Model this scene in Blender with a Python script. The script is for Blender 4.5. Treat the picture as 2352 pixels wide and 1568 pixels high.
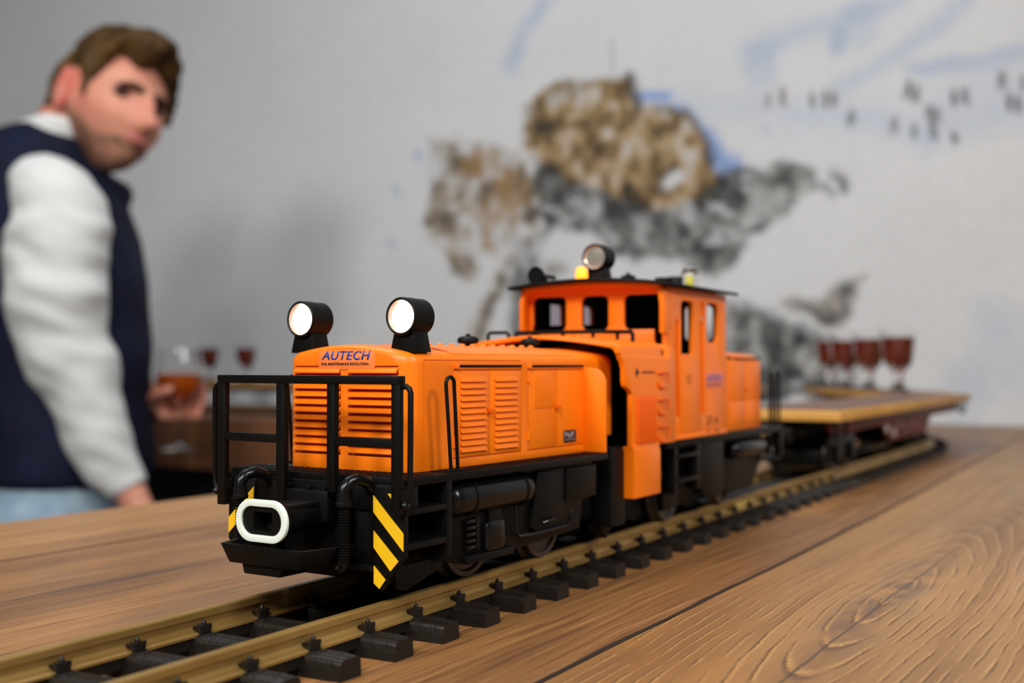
import bpy, bmesh, math, random
import numpy as np
from mathutils import Vector, Matrix, noise

for o in list(bpy.data.objects):
    bpy.data.objects.remove(o)
SC = bpy.context.scene
COL = SC.collection
random.seed(7)
RAD = math.radians

# ------------------------------------------------------------------ camera
# world: metres, x along the straight track (away), y across to the far side, table top at z = 0
CAM_H, FPX, PITCH, YAW = 0.102, 2700.0, RAD(1.188), RAD(29.678)
cam_d = bpy.data.cameras.new('camera')
cam = bpy.data.objects.new('camera', cam_d)
COL.objects.link(cam)
_fw = Vector((math.cos(YAW) * math.cos(PITCH), math.sin(YAW) * math.cos(PITCH), math.sin(PITCH)))
_rt = Vector((math.sin(YAW), -math.cos(YAW), 0))
_up = _rt.cross(_fw)
_m = Matrix((_rt, _up, -_fw)).transposed().to_4x4()
_m.translation = (0, 0, CAM_H)
cam.matrix_world = _m
cam_d.sensor_width = 36.0
cam_d.lens = 36.0 * FPX / 2352.0
cam_d.clip_start, cam_d.clip_end = 0.02, 60
cam_d.dof.use_dof = True
cam_d.dof.focus_distance = 0.445
cam_d.dof.aperture_fstop = 7.6
cam_d.dof.aperture_blades = 9
SC.camera = cam

# ------------------------------------------------------------------ world, lights, exposure
world = bpy.data.worlds.new('room_air')
SC.world = world
world.use_nodes = True
bg = world.node_tree.nodes['Background']
bg.inputs[0].default_value = (0.62, 0.66, 0.74, 1)
bg.inputs[1].default_value = 0.13
SC.view_settings.view_transform = 'Standard'
SC.view_settings.look = 'None'
SC.view_settings.exposure = 0.0
SC.view_settings.gamma = 1.0
SC.view_settings.use_curve_mapping = False


def area(name, loc, target, size, power, col, spread=180):
    d = bpy.data.lights.new(name, 'AREA')
    d.shape = 'DISK'
    d.size = size
    d.energy = power
    d.color = col
    d.spread = RAD(spread)
    o = bpy.data.objects.new(name, d)
    COL.objects.link(o)
    o.location = loc
    o.rotation_euler = (Vector(target) - Vector(loc)).to_track_quat('-Z', 'Y').to_euler()
    return o


area('ceiling_lamp_front_right', (-1.55, -0.45, 1.75), (0.6, 0.35, 0.1), 0.75, 50, (1.0, 0.95, 0.86))
area('ceiling_lamp_front_left', (-1.95, 0.82, 1.75), (0.6, 0.35, 0.1), 0.75, 44, (1.0, 0.95, 0.86))
area('ceiling_lamp_side', (0.15, -1.55, 1.35), (0.6, 0.3, 0.1), 0.70, 8, (1.0, 0.95, 0.92), 95)
area('overhead_fill', (0.75, 0.9, 1.75), (0.75, 0.9, 0), 1.3, 20, (0.95, 0.97, 1.0))  # soft overhead fill, added to lift the tabletop


# ------------------------------------------------------------------ materials
def lin(c):
    return tuple(((v / 255) / 12.92 if v <= 10.3 else (((v / 255) + 0.055) / 1.055) ** 2.4) for v in c) + (1,)


MATS = {}


def mat(name, rgb, rough=0.5, metal=0.0, spec=0.5, coat=0.0, bump=None, vary=None, emit=None, trans=0.0, ior=1.45, sheen=0.0):
    m = bpy.data.materials.new(name)
    m.use_nodes = True
    nt = m.node_tree
    b = nt.nodes['Principled BSDF']
    b.inputs['Base Color'].default_value = lin(rgb)
    b.inputs['Roughness'].default_value = rough
    b.inputs['Metallic'].default_value = metal
    b.inputs['Specular IOR Level'].default_value = spec
    b.inputs['Coat Weight'].default_value = coat
    b.inputs['Coat Roughness'].default_value = 0.15
    b.inputs['Transmission Weight'].default_value = trans
    b.inputs['IOR'].default_value = ior
    b.inputs['Sheen Weight'].default_value = sheen
    if emit:
        b.inputs['Emission Color'].default_value = lin(emit[0])
        b.inputs['Emission Strength'].default_value = emit[1]
    tc = None
    if bump or vary:
        tc = nt.nodes.new('ShaderNodeTexCoord')
    if bump:
        no = nt.nodes.new('ShaderNodeTexNoise')
        no.inputs['Scale'].default_value = bump[0]
        no.inputs['Detail'].default_value = 4
        bp = nt.nodes.new('ShaderNodeBump')
        bp.inputs['Strength'].default_value = bump[1]
        bp.inputs['Distance'].default_value = bump[2]
        nt.links.new(tc.outputs['Object'], no.inputs['Vector'])
        nt.links.new(no.outputs['Fac'], bp.inputs['Height'])
        nt.links.new(bp.outputs['Normal'], b.inputs['Normal'])
    if vary:
        no = nt.nodes.new('ShaderNodeTexNoise')
        no.inputs['Scale'].default_value = vary[0]
        no.inputs['Detail'].default_value = 5
        mx = nt.nodes.new('ShaderNodeMix')
        mx.data_type = 'RGBA'
        nt.links.new(tc.outputs['Object'], no.inputs['Vector'])
        rp = nt.nodes.new('ShaderNodeMapRange')
        rp.inputs[1].default_value = 0.35
        rp.inputs[2].default_value = 0.65
        nt.links.new(no.outputs['Fac'], rp.inputs[0])
        nt.links.new(rp.outputs[0], mx.inputs['Factor'])
        mx.inputs[6].default_value = lin(rgb)
        mx.inputs[7].default_value = lin(vary[1])
        nt.links.new(mx.outputs[2], b.inputs['Base Color'])
    MATS[name] = m
    return m


ORANGE = mat('orange_plastic', (244, 121, 8), 0.38, spec=0.45, bump=(900, 0.05, 0.0004))
ORANGE_SHADE = mat('orange_shaded', (230, 98, 8), 0.5, spec=0.3)  # same orange plastic, darkened to carry the shade of ribs, rungs and seams
BLACK = mat('black_plastic', (11, 11, 11), 0.46, spec=0.17, bump=(700, 0.08, 0.0004))
BLACKG = mat('glossy_black', (10, 11, 12), 0.24, spec=0.35)
BLACKI = mat('dark_interior', (9, 8, 8), 0.8, spec=0.1)
SLEEPER = mat('dark_brown_plastic', (26, 22, 19), 0.42, spec=0.3, bump=(420, 0.35, 0.0008))
BRASS = mat('brass', (170, 138, 80), 0.40, metal=0.55, spec=0.5, vary=(26, (146, 116, 62)))
BRASSJ = mat('bright_brass', (226, 196, 104), 0.35, metal=0.6)
STEEL = mat('wheel_steel', (84, 80, 78), 0.4, metal=0.7)
YELLOW = mat('hazard_yellow', (240, 190, 22), 0.5)
WHITER = mat('white_rubber', (225, 238, 232), 0.55)
STICK = mat('sticker_film', (246, 130, 66), 0.3)
STICK2 = mat('sticker_film_side', (232, 120, 84), 0.35)
BLUE = mat('print_blue', (28, 70, 160), 0.4)
INK = mat('print_black', (24, 18, 16), 0.5)
INKB = mat('print_brown', (140, 70, 8), 0.5)
PLATE = mat('nameplate', (26, 30, 36), 0.4)
SILV = mat('silver_print', (150, 152, 156), 0.4, metal=0.3)
GLASS = mat('clear_glass', (255, 255, 255), 0.02, trans=1.0, ior=1.45)
PANE = mat('cab_pane', (190, 180, 190), 0.04, trans=1.0, ior=1.1, spec=0.6)
LAMP = mat('lit_lens', (255, 240, 225), 0.3, emit=((255, 226, 200), 7.0))
LAMPR = mat('reflector_rim', (226, 196, 182), 0.25, metal=0.4)
LENSOFF = mat('unlit_lens', (150, 150, 146), 0.25, metal=0.3)
AMBER = mat('amber_beacon', (255, 140, 20), 0.3, emit=((255, 150, 40), 2.2))
LEDY = mat('yellow_chip', (214, 206, 70), 0.4, emit=((230, 220, 90), 0.25))
REDBR = mat('wagon_red_brown', (104, 36, 36), 0.5, vary=(30, (80, 26, 26)))
RUSTGREY = mat('whitish_print', (200, 190, 190), 0.6)
GOLDW = mat('plywood_edge', (204, 156, 78), 0.55, vary=(14, (186, 136, 62)))
DECKW = mat('walnut_deck', (118, 84, 66), 0.5, vary=(9, (92, 70, 62)))
LIQ = mat('amber_liqueur', (132, 30, 0), 0.06, trans=0.6, ior=1.35)
LIQO = mat('orange_aperitif', (226, 110, 26), 0.1, trans=0.6, ior=1.35)
SKIN = mat('skin', (206, 146, 122), 0.5, spec=0.3, vary=(14, (198, 124, 106)))
EARS = mat('flushed_skin', (214, 120, 108), 0.5, spec=0.3)
STUB = mat('stubble', (100, 72, 58), 0.7, spec=0.2, vary=(26, (158, 112, 92)))
HAIR = mat('brown_hair', (46, 34, 18), 0.6, spec=0.2, bump=(90, 0.9, 0.004), vary=(18, (88, 62, 28)))
BROW = mat('dark_brow', (72, 46, 36), 0.7, spec=0.2)
LIPS = mat('lips', (190, 112, 108), 0.45)
EYE_SHADE = mat('eye_socket_shade', (70, 42, 38), 0.5)  # shade of the eye sockets painted into the eye colour
SHIRT = mat('white_shirt', (206, 208, 208), 0.8, spec=0.2, sheen=0.2)
VEST = mat('navy_vest', (18, 24, 50), 0.75, spec=0.2, vary=(12, (13, 17, 36)))
JEANS = mat('pale_denim', (132, 160, 184), 0.85, spec=0.15, vary=(30, (160, 182, 200)))
DARKP = mat('dark_counter_base', (14, 12, 12), 0.7)
FLOORM = mat('floor_boards', (70, 56, 46), 0.6, vary=(4, (56, 44, 36)))


class NG:
    """tiny node-graph helper"""

    def __init__(s, m):
        s.nt = m.node_tree

    def n(s, t, **kw):
        x = s.nt.nodes.new(t)
        for k, v in kw.items():
            setattr(x, k, v)
        return x

    def put(s, sock, v):
        if hasattr(v, 'is_linked') or isinstance(v, bpy.types.NodeSocket):
            s.nt.links.new(v, sock)
        else:
            sock.default_value = v

    def math(s, op, a, b=0.0, c=None, clamp=False):
        x = s.n('ShaderNodeMath', operation=op, use_clamp=clamp)
        s.put(x.inputs[0], a)
        s.put(x.inputs[1], b)
        if c is not None:
            s.put(x.inputs[2], c)
        return x.outputs[0]

    def vec(s, a, b, c):
        x = s.n('ShaderNodeCombineXYZ')
        s.put(x.inputs[0], a)
        s.put(x.inputs[1], b)
        s.put(x.inputs[2], c)
        return x.outputs[0]

    def noise(s, v, scale=1.0, detail=4.0, rough=0.55):
        x = s.n('ShaderNodeTexNoise')
        s.put(x.inputs['Vector'], v)
        x.inputs['Scale'].default_value = scale
        x.inputs['Detail'].default_value = detail
        x.inputs['Roughness'].default_value = rough
        return x.outputs['Fac']

    def rng(s, v, a, b, c=0.0, d=1.0):
        x = s.n('ShaderNodeMapRange')
        s.put(x.inputs[0], v)
        for i, q in enumerate((a, b, c, d)):
            x.inputs[i + 1].default_value = q
        return x.outputs[0]

    def mix(s, f, a, b, mode='MIX'):
        x = s.n('ShaderNodeMix', data_type='RGBA', blend_type=mode)
        s.put(x.inputs['Factor'], f)
        s.put(x.inputs[6], a)
        s.put(x.inputs[7], b)
        return x.outputs[2]


def wood(name, cathedral, tone=(172, 118, 72), dark=(120, 76, 44), seed=0.0, along='x', streaks=()):
    m = bpy.data.materials.new(name)
    m.use_nodes = True
    g = NG(m)
    b = m.node_tree.nodes['Principled BSDF']
    tc = g.n('ShaderNodeTexCoord')
    sp = g.n('ShaderNodeSeparateXYZ')
    g.put(sp.inputs[0], tc.outputs['Object'])
    X, Y, Z = sp.outputs
    if along == 'y':
        X, Y = Y, X
    wob = g.noise(g.vec(g.math('MULTIPLY', X, 5.0), g.math('MULTIPLY', Y, 22.0), seed), 1.0, 3)
    wobY = g.math('ADD', Y, g.math('MULTIPLY', g.math('SUBTRACT', wob, 0.5), 0.014))
    fib = g.noise(g.vec(g.math('MULTIPLY', X, 9.0), g.math('MULTIPLY', wobY, 330.0), seed + 3), 1.0, 3, 0.6)
    fib2 = g.noise(g.vec(g.math('MULTIPLY', X, 3.5), g.math('MULTIPLY', wobY, 95.0), seed + 7), 1.0, 4, 0.6)
    broad = g.noise(g.vec(g.math('MULTIPLY', X, 2.2), g.math('MULTIPLY', wobY, 14.0), seed + 11), 1.0, 3)
    speck = g.noise(g.vec(g.math('MULTIPLY', X, 160.0), g.math('MULTIPLY', Y, 700.0), seed + 5), 1.0, 2)
    # grey weathered clouds and knots
    cloud = g.noise(g.vec(g.math('MULTIPLY', X, 4.2), g.math('MULTIPLY', Y, 17.0), seed + 19), 1.0, 4)
    col = g.mix(g.rng(broad, 0.35, 0.66), lin(tone), lin(dark))
    col = g.mix(g.math('MULTIPLY', g.rng(fib2, 0.48, 0.72), 0.55), col, lin((96, 60, 36)))
    col = g.mix(g.math('MULTIPLY', g.rng(cloud, 0.60, 0.74), 0.55), col, lin((98, 82, 68)))
    for kx, ky, lx, ly in streaks:                   # smoky knots in the print
        ex = g.math('DIVIDE', g.math('SUBTRACT', X, kx), lx)
        ey = g.math('DIVIDE', g.math('SUBTRACT', wobY, ky), ly)
        d_ = g.math('SQRT', g.math('ADD', g.math('MULTIPLY', ex, ex), g.math('MULTIPLY', ey, ey)))
        col = g.mix(g.math('MULTIPLY', g.rng(d_, 1.3, 0.2), 0.7), col, lin((80, 60, 46)))
    if cathedral:
        dx = g.math('SUBTRACT', X, 0.53)
        dy = g.math('SUBTRACT', wobY, 0.113)
        ax = g.math('MULTIPLY', dx, 0.115)
        r = g.math('SQRT', g.math('ADD', g.math('MULTIPLY', ax, ax), g.math('MULTIPLY', dy, dy)))
        jit = g.math('MULTIPLY', g.math('SUBTRACT', g.noise(tc.outputs['Object'], 260.0, 3), 0.5), 1.6)
        ph = g.math('ADD', g.math('MULTIPLY', r, 2 * math.pi / 0.0050), jit)
        sn = g.math('ADD', g.math('MULTIPLY', g.math('SINE', ph), 0.5), 0.5)
        ridge = g.math('POWER', sn, 7.0)
        sn2 = g.math('ADD', g.math('MULTIPLY', g.math('SINE', g.math('ADD', ph, -0.75)), 0.5), 0.5)
        groove = g.math('POWER', sn2, 12.0)
        brk = g.rng(g.noise(g.vec(g.math('MULTIPLY', X, 30.0), g.math('MULTIPLY', Y, 60.0), 2.0), 1.0, 2), 0.36, 0.56)
        pit = g.rng(g.noise(tc.outputs['Object'], 900.0, 2), 0.38, 0.58)
        ridge = g.math('MULTIPLY', g.math('MULTIPLY', ridge, brk), g.math('MULTIPLY_ADD', pit, 0.6, 0.4))
        groove = g.math('MULTIPLY', groove, brk)
        knot = g.rng(r, 0.004, 0.018, 1.0, 0.0)
        knot = g.math('MULTIPLY', knot, g.rng(g.noise(tc.outputs['Object'], 45.0, 4), 0.40, 0.58))
        col = g.mix(g.math('MULTIPLY', knot, 0.8), col, lin((84, 66, 52)))
        col = g.mix(g.math('MULTIPLY', ridge, 0.6), col, lin((208, 160, 98)))
        col = g.mix(g.math('MULTIPLY', groove, 0.75), col, lin((74, 48, 26)))
        cr = g.math('SUBTRACT', wobY, g.math('MULTIPLY_ADD', X, -0.018, 0.1225))
        cr = g.rng(g.math('ABSOLUTE', cr), 0.0009, 0.0003)
        cr = g.math('MULTIPLY', cr, g.rng(X, 0.85, 0.65))
        col = g.mix(g.math('MULTIPLY', cr, 0.75), col, lin((58, 42, 28)))
        h = g.math('ADD', g.math('MULTIPLY', ridge, 0.6), g.math('MULTIPLY', groove, -1.0))
        h = g.math('ADD', h, g.math('MULTIPLY', speck, 0.25))
    else:
        pore = g.rng(fib, 0.55, 0.64)
        col = g.mix(g.math('MULTIPLY', pore, 0.55), col, lin((78, 48, 28)))
        lite = g.rng(fib, 0.44, 0.30)
        col = g.mix(g.math('MULTIPLY', lite, 0.35), col, lin((206, 156, 98)))
        h = g.math('ADD', g.math('MULTIPLY', fib, -1.0), g.math('MULTIPLY', speck, 0.3))
    g.put(b.inputs['Base Color'], col)
    g.put(b.inputs['Roughness'], g.rng(fib2, 0.3, 0.7, 0.36, 0.50))
    b.inputs['Specular IOR Level'].default_value = 0.45
    bp = g.n('ShaderNodeBump')
    bp.inputs['Strength'].default_value = 0.55
    bp.inputs['Distance'].default_value = 0.0006
    g.put(bp.inputs['Height'], h)
    g.put(b.inputs['Normal'], bp.outputs['Normal'])
    return m


WOOD_A = wood('oak_laminate', False, (170, 124, 76), (138, 98, 58), 0.0)
WOOD_B = wood('oak_laminate_dark', False, (152, 107, 62), (110, 75, 42), 31.0, streaks=((0.40, 0.443, 0.075, 0.0045), (0.62, 0.452, 0.06, 0.004)))
WOOD_C = wood('oak_laminate_cathedral', True, (156, 113, 62), (124, 87, 46), 57.0)
WOOD_E = wood('oak_laminate_fascia', False, (124, 80, 48), (88, 54, 32), 91.0, along='y')


# ------------------------------------------------------------------ mesh building
def finish(obj_mesh, bm, M, bevel, angle, smooth, seg=2):
    bmesh.ops.remove_doubles(bm, verts=bm.verts, dist=1e-5)
    bmesh.ops.recalc_face_normals(bm, faces=bm.faces)
    if bevel:
        es = [e for e in bm.edges if len(e.link_faces) == 2 and e.calc_face_angle(0) > RAD(40)]
        if es:
            bmesh.ops.bevel(bm, geom=es, offset=bevel, segments=seg, profile=0.5, affect='EDGES', clamp_overlap=True)
    if M is not None:
        bm.transform(M)
        if M.determinant() < 0:
            bmesh.ops.reverse_faces(bm, faces=bm.faces)
    bm.to_mesh(obj_mesh)
    bm.free()
    if smooth:
        obj_mesh.polygons.foreach_set('use_smooth', [True] * len(obj_mesh.polygons))
        obj_mesh.set_sharp_from_angle(angle=RAD(angle))
    obj_mesh.update()


def link(name, me, parent=None):
    o = bpy.data.objects.new(name, me)
    COL.objects.link(o)
    if parent is not None:
        o.parent = parent
        o.matrix_parent_inverse = world_of(parent).inverted()
    return o


def world_of(o):
    m = Matrix.LocRotScale(o.location, o.rotation_euler, o.scale)
    if o.parent is not None:
        return world_of(o.parent) @ o.matrix_parent_inverse @ m
    return m


def tag(o, label=None, cat=None, group=None, kind=None):
    if label:
        o['label'] = label
    if cat:
        o['category'] = cat
    if group:
        o['group'] = group
    if kind:
        o['kind'] = kind
    return o


def empty(name, loc, label=None, cat=None, group=None, rz=0.0):
    o = bpy.data.objects.new(name, None)
    o.empty_display_size = 0.02
    COL.objects.link(o)
    o.location = loc
    o.rotation_euler = (0, 0, rz)
    return tag(o, label, cat, group)


class MB:
    def __init__(s):
        s.v, s.f = [], []

    def add(s, vs, fs):
        k = len(s.v)
        s.v += [tuple(v) for v in vs]
        s.f += [tuple(i + k for i in f) for f in fs]
        return s

    def box(s, x0, x1, y0, y1, z0, z1):
        vs = [(x, y, z) for z in (z0, z1) for y in (y0, y1) for x in (x0, x1)]
        return s.add(vs, [(0, 2, 3, 1), (4, 5, 7, 6), (0, 1, 5, 4), (2, 6, 7, 3), (0, 4, 6, 2), (1, 3, 7, 5)])

    def prism(s, poly, axis, a0, a1):
        n = len(poly)
        mk = {'x': lambda p, a: (a, p[0], p[1]), 'y': lambda p, a: (p[0], a, p[1]), 'z': lambda p, a: (p[0], p[1], a)}[axis]
        vs = [mk(p, a0) for p in poly] + [mk(p, a1) for p in poly]
        fs = [tuple(range(n)), tuple(range(2 * n - 1, n - 1, -1))]
        fs += [(i, i + n, (i + 1) % n + n, (i + 1) % n) for i in range(n)]
        return s.add(vs, fs)

    def ringprism(s, outer, inner, axis, a0, a1):
        """a frame: two polygons with equal point counts"""
        n = len(outer)
        mk = {'x': lambda p, a: (a, p[0], p[1]), 'y': lambda p, a: (p[0], a, p[1]), 'z': lambda p, a: (p[0], p[1], a)}[axis]
        vs = [mk(p, a) for a in (a0, a1) for q in (outer, inner) for p in q]
        fs = []
        for i in range(n):
            j = (i + 1) % n
            fs += [(i, j, n + j, n + i), (2 * n + i, 3 * n + i, 3 * n + j, 2 * n + j), (i, 2 * n + i, 2 * n + j, j), (n + i, n + j, 3 * n + j, 3 * n + i)]
        return s.add(vs, fs)

    def loft(s, rings, cap=True, close=False):
        n = len(rings[0])
        vs = [p for r in rings for p in r]
        fs = []
        R = len(rings)
        for k in range(R if close else R - 1):
            a, b = k * n, ((k + 1) % R) * n
            for i in range(n):
                j = (i + 1) % n
                fs.append((a + i, a + j, b + j, b + i))
        if cap and not close:
            fs.append(tuple(range(n - 1, -1, -1)))
            fs.append(tuple((R - 1) * n + i for i in range(n)))
        return s.add(vs, fs)

    def lathe(s, prof, axis='z', c=(0, 0, 0), n=28, cap=True):
        """prof: (radius, height) along the axis"""
        rings = []
        for r, h in prof:
            r = max(r, 1e-4)
            ring = []
            for i in range(n):
                a = 2 * math.pi * i / n
                p, q = r * math.cos(a), r * math.sin(a)
                ring.append({'z': (c[0] + p, c[1] + q, c[2] + h), 'x': (c[0] + h, c[1] + p, c[2] + q), 'y': (c[0] + p, c[1] + h, c[2] + q)}[axis])
            rings.append(ring)
        return s.loft(rings, cap)

    def cyl(s, axis, c, r, h, n=24):
        return s.lathe([(r, 0), (r, h)], axis, c, n)

    def tube(s, path, r, n=10, closed=False):
        P = [Vector(p) for p in path]
        rs = r if isinstance(r, (list, tuple)) else [r] * len(P)
        rings = []
        up = None
        for k, p in enumerate(P):
            if closed:
                t = P[(k + 1) % len(P)] - P[k - 1]
            else:
                t = (P[min(k + 1, len(P) - 1)] - P[max(k - 1, 0)])
            t.normalize()
            if up is None:
                up = Vector((0, 0, 1)) if abs(t.z) < 0.9 else Vector((1, 0, 0))
            a = (up - t * up.dot(t)).normalized()
            up = a
            b = t.cross(a)
            rings.append([p + (a * math.cos(2 * math.pi * i / n) + b * math.sin(2 * math.pi * i / n)) * rs[k] for i in range(n)])
        return s.loft(rings, close=closed)

    def bm(s):
        b = bmesh.new()
        vs = [b.verts.new(v) for v in s.v]
        for f in s.f:
            try:
                b.faces.new([vs[i] for i in f])
            except ValueError:
                pass
        return b

    def mesh(s, name, m, M=None, bevel=0.0, angle=35, smooth=True, seg=2):
        me = bpy.data.meshes.new(name)
        finish(me, s.bm(), M, bevel, angle, smooth, seg)
        if m is not None:
            me.materials.append(m)
        return me

    def build(s, name, m, parent=None, M=None, bevel=0.0, angle=35, smooth=True, label=None, kind=None, seg=2):
        o = link(name, s.mesh(name, m, M, bevel, angle, smooth, seg), parent)
        return tag(o, label, kind=kind)


def rrect(x0, x1, y0, y1, r, n=5, rs=None):
    """rounded rectangle polygon; rs = radii for (x0y0, x1y0, x1y1, x0y1)"""
    rs = rs or (r, r, r, r)
    pts = []
    for (cx, cy, a0), q in zip(((x0, y0, 180), (x1, y0, 270), (x1, y1, 0), (x0, y1, 90)), rs):
        ox = cx + q if cx == x0 else cx - q
        oy = cy + q if cy == y0 else cy - q
        for k in range(n + 1):
            a = RAD(a0 + 90 * k / n)
            pts.append((ox + q * math.cos(a), oy + q * math.sin(a)))
    return pts


def arc(c, r, a0, a1, n=8):
    return [(c[0] + r * math.cos(RAD(a0 + (a1 - a0) * k / n)), c[1] + r * math.sin(RAD(a0 + (a1 - a0) * k / n))) for k in range(n + 1)]


TMP = bpy.data.scenes.new('tmp_eval')


def tmp_obj(data):
    o = bpy.data.objects.new('tmp', data)
    TMP.collection.objects.link(o)
    return o


def tmp_eval(o):
    TMP.view_layers[0].update()
    dg = TMP.view_layers[0].depsgraph
    return bpy.data.meshes.new_from_object(o.evaluated_get(dg))


def boolean(base, cutters, name, m, parent=None, M=None, bevel=0.0, angle=35, label=None):
    """base minus cutters (MBs, local coordinates); one clean mesh"""
    bo = tmp_obj(base.mesh('tmp_base', None, smooth=False))
    cs = []
    for c in cutters:
        co = tmp_obj(c.mesh('tmp_cut', None, smooth=False))
        md = bo.modifiers.new('b', 'BOOLEAN')
        md.operation = 'DIFFERENCE'
        md.solver = 'EXACT'
        md.object = co
        cs.append(co)
    me0 = tmp_eval(bo)
    for o in [bo] + cs:
        bpy.data.objects.remove(o)
    b = bmesh.new()
    b.from_mesh(me0)
    bpy.data.meshes.remove(me0)
    me = bpy.data.meshes.new(name)
    finish(me, b, M, bevel, angle, True)
    me.materials.clear()
    me.materials.append(m)
    o = link(name, me, parent)
    return tag(o, label)


def text(name, body, m, parent, M, width, height, shear=0.0, bold=0.0, thick=0.1, space=1.0):
    """flat lettering fitted to width x height, lower-left corner at M's origin, running along M's x, M's y up"""
    cu = bpy.data.curves.new(name, 'FONT')
    cu.body = body
    cu.size = 1.0
    cu.shear = shear
    cu.offset = bold
    cu.space_character = space
    cu.resolution_u = 3
    o = tmp_obj(cu)
    me0 = tmp_eval(o)
    bpy.data.objects.remove(o)
    b = bmesh.new()
    b.from_mesh(me0)
    xs = [v.co.x for v in b.verts]
    ys = [v.co.y for v in b.verts]
    sx, sy = width / (max(xs) - min(xs)), height / (max(ys) - min(ys))
    x0, y0 = min(xs), min(ys)
    for v in b.verts:
        v.co = Vector(((v.co.x - x0) * sx, (v.co.y - y0) * sy, 0))
    r = bmesh.ops.extrude_face_region(b, geom=list(b.faces))
    bmesh.ops.translate(b, verts=[q for q in r['geom'] if isinstance(q, bmesh.types.BMVert)], vec=(0, 0, thick))
    me = bpy.data.meshes.new(name)
    finish(me, b, M, 0, 30, False)
    me.materials.clear()
    me.materials.append(m)
    return link(name, me, parent)


def basis(o, ex, ey):
    ex, ey = Vector(ex), Vector(ey)
    ez = ex.cross(ey)
    M = Matrix((ex, ey, ez)).transposed().to_4x4()
    M.translation = o
    return M


MM = Matrix.Scale(0.001, 4)
# ------------------------------------------------------------------ the setting
WALL_X = 2.16


def vnoise(x, y, seed=0):
    """numpy value noise in [0,1]"""
    xi, yi = np.floor(x).astype(np.int64), np.floor(y).astype(np.int64)
    xf, yf = x - xi, y - yi
    u, v = xf * xf * (3 - 2 * xf), yf * yf * (3 - 2 * yf)

    def h(a, b):
        n = (a * 374761393 + b * 668265263 + seed * 974634777) & 0x7fffffff
        n = ((n ^ (n >> 13)) * 1274126177) & 0x7fffffff
        return ((n ^ (n >> 16)) & 0xffff) / 65535.0
    return (h(xi, yi) * (1 - u) + h(xi + 1, yi) * u) * (1 - v) + (h(xi, yi + 1) * (1 - u) + h(xi + 1, yi + 1) * u) * v


def fbm(x, y, seed=0, oct=4):
    t, a, s = 0, 0.5, 0
    for k in range(oct):
        t = t + a * vnoise(x * 2 ** k, y * 2 ** k, seed + k)
        s += a
        a *= 0.55
    return t / s


def sdist_poly(px, py, poly):
    """signed distance to polygon (negative inside)"""
    d = np.full(px.shape, 1e9)
    ins = np.zeros(px.shape, bool)
    n = len(poly)
    for i in range(n):
        ax, ay = poly[i]
        bx, by = poly[(i + 1) % n]
        ex, ey = bx - ax, by - ay
        t = np.clip(((px - ax) * ex + (py - ay) * ey) / (ex * ex + ey * ey), 0, 1)
        d = np.minimum(d, np.hypot(px - ax - t * ex, py - ay - t * ey))
        c = ((ay > py) != (by > py)) & (px < (bx - ax) * (py - ay) / ((by - ay) or 1e-9) + ax)
        ins ^= c
    return np.where(ins, -d, d)


def sdist_line(px, py, line):
    d = np.full(px.shape, 1e9)
    for (ax, ay), (bx, by) in zip(line[:-1], line[1:]):
        ex, ey = bx - ax, by - ay
        t = np.clip(((px - ax) * ex + (py - ay) * ey) / (ex * ex + ey * ey), 0, 1)
        d = np.minimum(d, np.hypot(px - ax - t * ex, py - ay - t * ey))
    return d


def lin3(c):
    return np.array(lin(c)[:3])


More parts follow.
